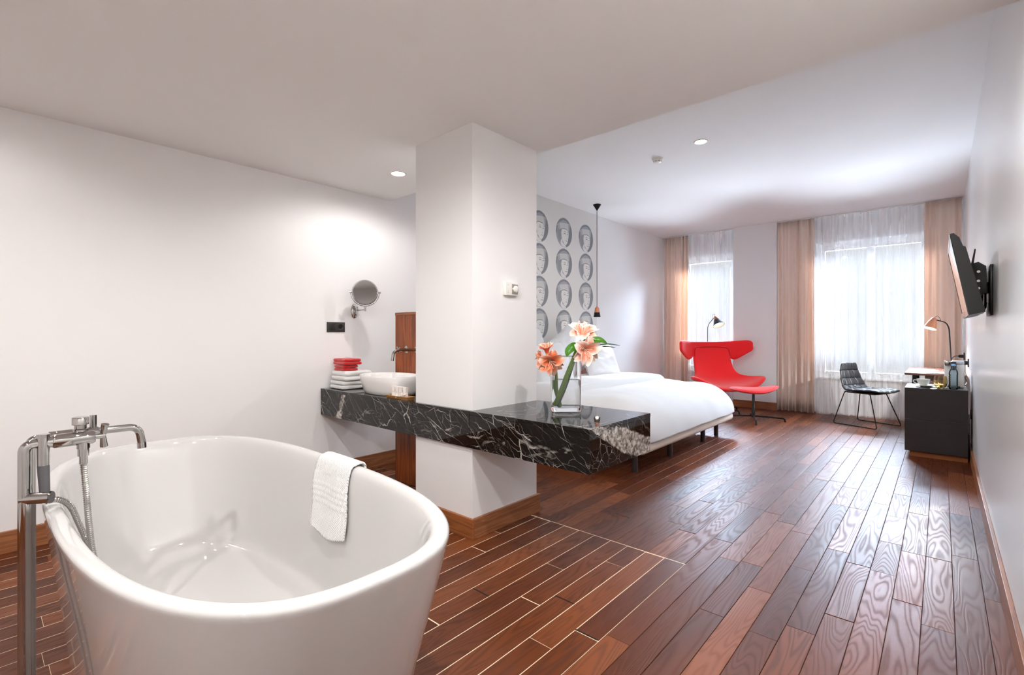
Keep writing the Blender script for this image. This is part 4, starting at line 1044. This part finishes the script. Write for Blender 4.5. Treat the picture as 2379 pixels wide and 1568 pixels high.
obj('body', lathe(pr + pi_[1:], 36, T(bx_, by_, ZC)), M_bottle, t)
obj('cap', lathe([(0, .229), (.0145, .229), (.0155, .227), (.0155, .213), (.0140, .2125), (0, .2125)], 28, T(bx_, by_, ZC)), M_cap, t)
t = thing('coffee_machine', 'white pod coffee machine with black head at the back of the cabinet', 'coffee machine', (.085, 6.25, ZC))
mx0, mx1, my0, my1 = .020, .160, 6.130, 6.340
obj('body', bx(mx0 + .052, mx1, my0 + .02, my1, ZC, ZC + .215, .006), M_white, t)
obj('water_tank', bx(mx0, mx0 + .050, my0 + .10, my1, ZC + .004, ZC + .205, .005), M_white, t)
obj('lid', bx(mx0 + .052, mx1, my0 + .02, my1, ZC + .216, ZC + .248, .008), mat('lid_silver', (.80, .80, .83), .25, metal=.3), t)
obj('chrome_band', bx(mx0, mx0 + .050, my0 + .06, my1, ZC + .206, ZC + .248, .005), M_chrome, t)
obj('brew_head', bx(mx0 + .045, mx0 + .085, my0 - .02, my0 + .0195, ZC + .165, ZC + .245, .006), M_black, t)
obj('drip_tray', bx(mx0 + .03, mx0 + .11, my0 - .045, my0 + .0195, ZC, ZC + .018, .004), M_black, t)
t = thing('desk_folder', 'reddish brown leather folder lying on the desk top', 'folder', (-.03, 6.70, .7475))
obj('cover', bx(-.12, .06, 6.60, 6.84, .7475, .7525, .002), mat('folder_leather', (.50, .25, .18), .4), t)
obj('paper', bx(-.112, .056, 6.606, 6.834, .7526, .7534), M_card, t, smooth=False)
obj('paper_sheet', xform(bx(-.105, .105, -.148, .148, 0, .0008), T(-.15, 7.25, .7476) @ rotz(.2)), M_card, loc=(-.15, 7.25, .7476), smooth=False, label='loose white paper lying on the desk near the window', cat='paper')

# sockets, plugs and leads on the right wall
for (y, z, lb) in ((6.73, .862, 'black wall socket with plug beside the coffee machine'), (7.90, .890, 'black wall socket behind the desk lamp in the corner')):
    t = thing('wall_socket', lb, 'socket', (XR, y, z))
    obj('plate', bx(XR - .010, XR, y - .042, y + .042, z - .042, z + .042, .002), M_black, t)
    obj('plug', lathe([(0, .045), (.012, .045), (.018, .036), (.020, .006), (.020, 0), (0, 0)], 20, aim((XR - .0105, y, z), (XR - 1, y, z))), M_black, t)
obj('power_lead', tube(catmull([(XR - .050, 6.73, .855), (XR - .045, 6.70, .80), (XR - .030, 6.62, .72), (XR - .022, 6.50, .69), (.178, 6.40, .668), (.170, 6.335, .665)], 8), .004, 8), M_cable, loc=(XR - .05, 6.73, .7), label='black lead running from the wall socket to the coffee machine', cat='cable')
obj('power_lead', tube(catmull([(XR - .050, 7.90, .890), (XR - .09, 7.86, .888), (XR - .12, 7.70, .85), (.07, 7.50, .765), (.085, 7.37, .757)], 8), .0035, 8), M_cable, loc=(XR - .05, 7.9, .8), label='black lead of the desk lamp curving to the corner socket', cat='cable')
t = thing('power_strip', 'black power strip standing beside the cabinet against the right wall', 'power strip', (.192, 6.03, 0))
obj('casing', bx(.1815, .1915, 5.98, 6.03, .004, .25, .002), M_black, t)
obj('lead', tube(catmull([(.187, 6.00, .25), (.1865, 5.985, .30), (.188, 6.03, .33), (.187, 6.01, .37), (.188, 6.05, .42)], 8), .0035, 8), M_cable, t)
t = thing('wall_socket', 'lower black wall socket beside the drawer cabinet', 'socket', (XR, 6.08, .42))
obj('plate', bx(XR - .010, XR, 6.04, 6.12, .38, .46, .002), M_black, t)

# ------------------------------------------------------------------ television on its bracket
ty0, ty1 = 3.42, 4.24
t = thing('television', 'black flat television tilted forward on a wall arm', 'television', (.12, 3.83, 1.45))
prof = [(.034, 1.678), (.048, 1.680), (.070, 1.655), (.084, 1.610), (.094, 1.604), (.1680, 1.266), (.112, 1.252), (.106, 1.252)]
o = obj('housing', prism(prof, 'y', ty0, ty1), mat('tv_black', (.045, .045, .05), .38), t, smooth=False)
# screen plane just proud of the front
n_ = Vector((-(1.678 - 1.252), 0, (.034 - .106))).normalized()
def scr(y0, y1, s0, s1, off, th=.002):
    a = Vector((.034, 0, 1.678)); b = Vector((.106, 0, 1.252)); bm = bmesh.new(); V = []
    for o_ in (off, off + th):
        for (yy, s) in ((y0, s0), (y1, s0), (y1, s1), (y0, s1)):
            p = a.lerp(b, s) + n_ * o_; V.append(bm.verts.new((p.x, yy, p.z)))
    for f in ((0, 1, 2, 3), (7, 6, 5, 4), (0, 4, 5, 1), (1, 5, 6, 2), (2, 6, 7, 3), (3, 7, 4, 0)): bm.faces.new([V[i] for i in f])
    bmesh.ops.recalc_face_normals(bm, faces=bm.faces[:]); return bm
obj('screen', scr(ty0 + .016, ty1 - .016, .03, .93, .0004, .0012), mat('tv_glass', (.02, .02, .025), .04, spec=.9, coat=1), t, smooth=False)
bz = bmesh.new()
for a in ((ty0, ty1, 0, .03), (ty0, ty1, .93, 1), (ty0, ty0 + .016, .03, .93), (ty1 - .016, ty1, .03, .93)): merge(bz, scr(*a, .0003, .003))
obj('bezel', bz, mat('tv_bezel', (.05, .05, .05), .08, coat=1), t, smooth=False)
b_ = bmesh.new(); prism([(.126, 1.47), (.142, 1.62), (.136, 1.622), (.116, 1.50)], 'y', 3.68, 3.70, b_)
obj('rear_plate', prism([(.098, 1.600), (.106, 1.604), (.150, 1.30), (.128, 1.30)], 'y', 3.62, 4.04, b_), M_bmetal, t, smooth=False)
obj('tilt_bracket', prism([(.118, 1.535), (.150, 1.545), (.180, 1.520), (.186, 1.44), (.165, 1.36), (.138, 1.34)], 'y', 3.64, 3.655), M_bmetal, t, smooth=False)
obj('tilt_bracket', prism([(.118, 1.535), (.150, 1.545), (.180, 1.520), (.186, 1.44), (.165, 1.36), (.138, 1.34)], 'y', 3.93, 3.945), M_bmetal, t, smooth=False)
for zz in (1.49, 1.44, 1.40): obj('bolt', rod((.150, 3.625, zz), (.150, 3.64, zz), .007, 12), M_chrome, t)
obj('arm', bx(.160, .196, 3.74, 3.86, 1.38, 1.44, .004), M_gmetal, t)
obj('pivot', rod((.178, 3.80, 1.30), (.178, 3.80, 1.52), .012, 16), M_chrome, t)
obj('wall_plate', bx(.196, XR, 3.66, 3.94, 1.255, 1.53, .003), M_bmetal, t)
obj('cable', tube(catmull([(.150, 3.70, 1.31), (.165, 3.72, 1.27), (.18, 3.78, 1.285), (.19, 3.82, 1.33)], 6), .004, 8), M_cable, t)

# ------------------------------------------------------------------ vase of amaryllis
VA = Vector((-1.560, 2.204, CZ1)); rv = Vector((cA, sA, 0)); fv = Vector((-sA, cA, 0)); ang = R(41.65)
def rrect_loop(w, d, z, n=5.5, seg=72, c=VA): 
    return [Vector((c.x, c.y, 0)) + rv * p.x + fv * p.y + Vector((0, 0, z)) for p in superloop(0, 0, w / 2, d / 2, 0, n, seg)]
t = thing('vase', 'tall rectangular clear glass vase of water on the marble counter', 'vase', tuple(VA))
H_ = .308
lp = [rrect_loop(.140, .075, CZ1 + .0005), rrect_loop(.156, .088, CZ1 + .004), rrect_loop(.164, .094, CZ1 + .014), rrect_loop(.166, .096, CZ1 + .03), rrect_loop(.166, .096, CZ1 + H_ - .002), rrect_loop(.164, .094, CZ1 + H_), rrect_loop(.160, .090, CZ1 + H_ - .002), rrect_loop(.158, .088, CZ1 + .036), rrect_loop(.150, .080, CZ1 + .028), rrect_loop(.09, .05, CZ1 + .026)]
obj('glass', loft(lp), M_glasses, t, auto=25)
lp = [rrect_loop(.088, .048, CZ1 + .0265), rrect_loop(.1495, .0795, CZ1 + .0285), rrect_loop(.1575, .0875, CZ1 + .0365), rrect_loop(.1575, .0875, CZ1 + .178), rrect_loop(.154, .084, CZ1 + .1775)]
obj('water', loft(lp), M_waterm, t, auto=25)

def local_pt(a, b, z): return Vector((VA.x, VA.y, 0)) + rv * a + fv * b + Vector((0, 0, z))
def amaryllis(t, c, d, R0=.072, openness=1., roll=0., seed=0, pm_=None):
    """six-petalled trumpet: c = throat base, d = facing direction"""
    rn = random.Random(seed); d = Vector(d).normalized(); Q = d.to_track_quat('Z', 'Y').to_matrix().to_4x4(); Mx = Matrix.Translation(c) @ Q @ rotz(roll)
    for k in range(6):
        inner = k % 2; a0 = k * math.pi / 3 + rn.uniform(-.08, .08); L = R0 * (1.35 if not inner else 1.22) * rn.uniform(.93, 1.05); wmax = R0 * (.70 if not inner else .60)
        curl = rn.uniform(.2, .55) * openness; tw_ = rn.uniform(-.12, .12)
        bm = bmesh.new(); lay = bm.verts.layers.float_color.new('pc'); nu, nv = 9, 12; V = []
        for j in range(nv):
            s = j / (nv - 1); row = []
            ax_ = L * (.92 * s - .42 * openness * s ** 3); rad = R0 * (.10 + openness * (.42 * s ** 1.3 + .50 * s ** 2.6)) - .0015 * inner
            ax_ -= curl * R0 * .35 * max(0, s - .6) ** 1.5 * 2
            wd = wmax * max(.0, math.sin(math.pi * (.10 + .87 * s ** .85))) ** .55
            for i in range(nu):
                q = (i / (nu - 1)) * 2 - 1
                ang_ = q * wd / max(rad, .012) * .82; ang_ = max(-1.1, min(1.1, ang_))
                rr = rad * (1 + .10 * q * q * s) + .0035 * math.sin(q * 5 + k + s * 7) * s * s
                keel = -.004 * (1 - abs(q)) * s
                z = ax_ + .010 * q * q * s * openness + .004 * math.sin(q * 6 + k * 2) * s * s
                v = bm.verts.new((rr * math.cos(a0 + ang_ + tw_ * s), rr * math.sin(a0 + ang_ + tw_ * s), z + keel))
                edge = max(abs(q) ** 2 * .9, smooth01((s - .62) / .38) * .9) * (.75 + .25 * (1 - inner)); star = 1 - smooth01((.22 - abs(q) * .2 - 0) / .2)
                e_ = max(0, min(1, .20 + .75 * edge + .25 * (abs(q) < .14)))
                v[lay] = (e_, max(0, 1 - s / .28), 0, 1); row.append(v)
            V.append(row)
        for a, b in zip(V, V[1:]):
            for i in range(nu - 1): bm.faces.new((a[i], a[i + 1], b[i + 1], b[i]))
        xform(bm, Mx); o = obj('petal', bm, pm_ or M_petal, t); mods(o, solid=.0012, sub=1)
    for k in range(5):
        a = k * 1.25 + rn.random(); e = Mx @ Vector((R0 * .32 * math.cos(a), R0 * .32 * math.sin(a), R0 * 1.05))
        st = obj('stamen', tube(catmull([Mx @ Vector((0, 0, .012)), Mx @ Vector((R0 * .10 * math.cos(a), R0 * .10 * math.sin(a), R0 * .6)), e], 4), .0011, 6), mat('stamen_white', (.95, .90, .82), .5), t)
        obj('anther', xform(lathe([(0, -.003), (.0016, -.001), (.0016, .002), (0, .003)], 8), T(*e)), mat('anther_brown', (.45, .30, .15), .6), st)
def leaf(t, pts, wd, m, name='leaf', droop=.2, nrm=(0, -1, .4)):
    P = catmull(pts, 6); n = len(P); up = Vector(nrm).normalized(); bm = bmesh.new(); V = []
    for i, p in enumerate(P):
        s = i / (n - 1); d = (P[min(i + 1, n - 1)] - P[max(i - 1, 0)]).normalized(); sd = d.cross(up).normalized(); nn = sd.cross(d)
        w_ = wd * math.sin(math.pi * min(.985, .10 + .88 * s)) ** .8
        V.append([bm.verts.new(p + sd * w_ * q + nn * (abs(q) * w_ * .35)) for q in (-1, -.5, 0, .5, 1)])
    for a, b in zip(V, V[1:]):
        for i in range(4): bm.faces.new((a[i], a[i + 1], b[i + 1], b[i]))
    o = obj(name, bm, m, t); mods(o, solid=.0012, sub=1); return o
# tall stem carrying three blooms
t = thing('amaryllis_stem', 'thick green amaryllis stem with three peach blooms leaning right in the vase', 'flower', tuple(local_pt(-.05, 0, .76)))
J = local_pt(.070, -.01, 1.092)
obj('stalk', tube(catmull([local_pt(-.056, .0, .756), local_pt(-.028, -.004, .835), local_pt(.012, -.008, .94), local_pt(.048, -.012, 1.03), J], 8), lambda s: .0150 - .003 * s, 16), M_stem, t)
C2, C3, C4 = local_pt(.088, .01, 1.130), local_pt(.092, -.01, 1.085), local_pt(.115, .03, 1.100)
for c in (C2, C3, C4): obj('pedicel', tube(catmull([J - Vector((0, 0, .004)), (J + c) / 2 + Vector((0, 0, .006)), c], 5), .0055, 10), M_stem, t)
amaryllis(t, C2 + Vector((0, 0, .0)), rv * .10 - fv * .62 + Vector((0, 0, .80)), .084, 1.0, .3, 1)
amaryllis(t, C3 + Vector((0, 0, -.008)), rv * .28 - fv * .92 + Vector((0, 0, -.30)), .086, .95, .5, 2)
amaryllis(t, C4, rv * .92 - fv * .15 + Vector((0, 0, .12)), .072, .55, .1, 5)
leaf(t, [J + Vector((0, 0, .002)), local_pt(.040, -.05, 1.085), local_pt(.008, -.060, 1.060), local_pt(-.002, -.060, 1.030)], .024, M_leaf, nrm=tuple(-fv + Vector((0, 0, .5))))
leaf(t, [J + Vector((0, 0, .010)), local_pt(.13, -.055, 1.115), local_pt(.175, -.065, 1.120), local_pt(.217, -.060, 1.103)], .020, M_leaf, nrm=tuple(-fv + Vector((0, 0, .5))))
leaf(t, [J + Vector((0, 0, .004)), local_pt(.16, -.02, 1.092), local_pt(.24, -.01, 1.096), local_pt(.302, .0, 1.088)], .0055, M_dleaf, nrm=tuple(-fv + Vector((0, 0, .9))))
leaf(t, [J + Vector((0, 0, .000)), local_pt(.16, -.03, 1.084), local_pt(.22, -.02, 1.083), local_pt(.275, -.01, 1.078)], .0060, M_dleaf, nrm=tuple(-fv + Vector((0, 0, .9))))
t = thing('amaryllis_stem', 'shorter amaryllis stem with a cluster of orange blooms at the vase left', 'flower', tuple(local_pt(-.02, .02, .76)))
K = local_pt(-.068, .012, 1.015)
obj('stalk', tube(catmull([local_pt(-.030, .022, .752), local_pt(-.050, .02, .84), local_pt(-.053, .018, .93), K], 8), lambda s: .0105 - .002 * s, 14), M_stem, t)
amaryllis(t, local_pt(-.085, .0, 1.02), -rv * .92 - fv * .30 + Vector((0, 0, -.12)), .078, .60, .2, 7, M_petal2)
amaryllis(t, local_pt(-.095, -.005, 1.015), rv * .15 - fv * .85 + Vector((0, 0, -.32)), .082, .85, .6, 8, M_petal2)
amaryllis(t, local_pt(-.100, .015, 1.03), -rv * .15 - fv * .25 + Vector((0, 0, .90)), .072, .50, .9, 9, M_petal2)
t = thing('slender_stem', 'thin dark green stem standing behind the thick one in the vase', 'stem', tuple(local_pt(-.035, .0, .76)))
obj('stalk', tube(catmull([local_pt(-.048, -.022, .752), local_pt(.0, -.016, .86), local_pt(.050, .008, 1.0), local_pt(.064, .010, 1.060)], 6), .0042, 10), M_dleaf, t)
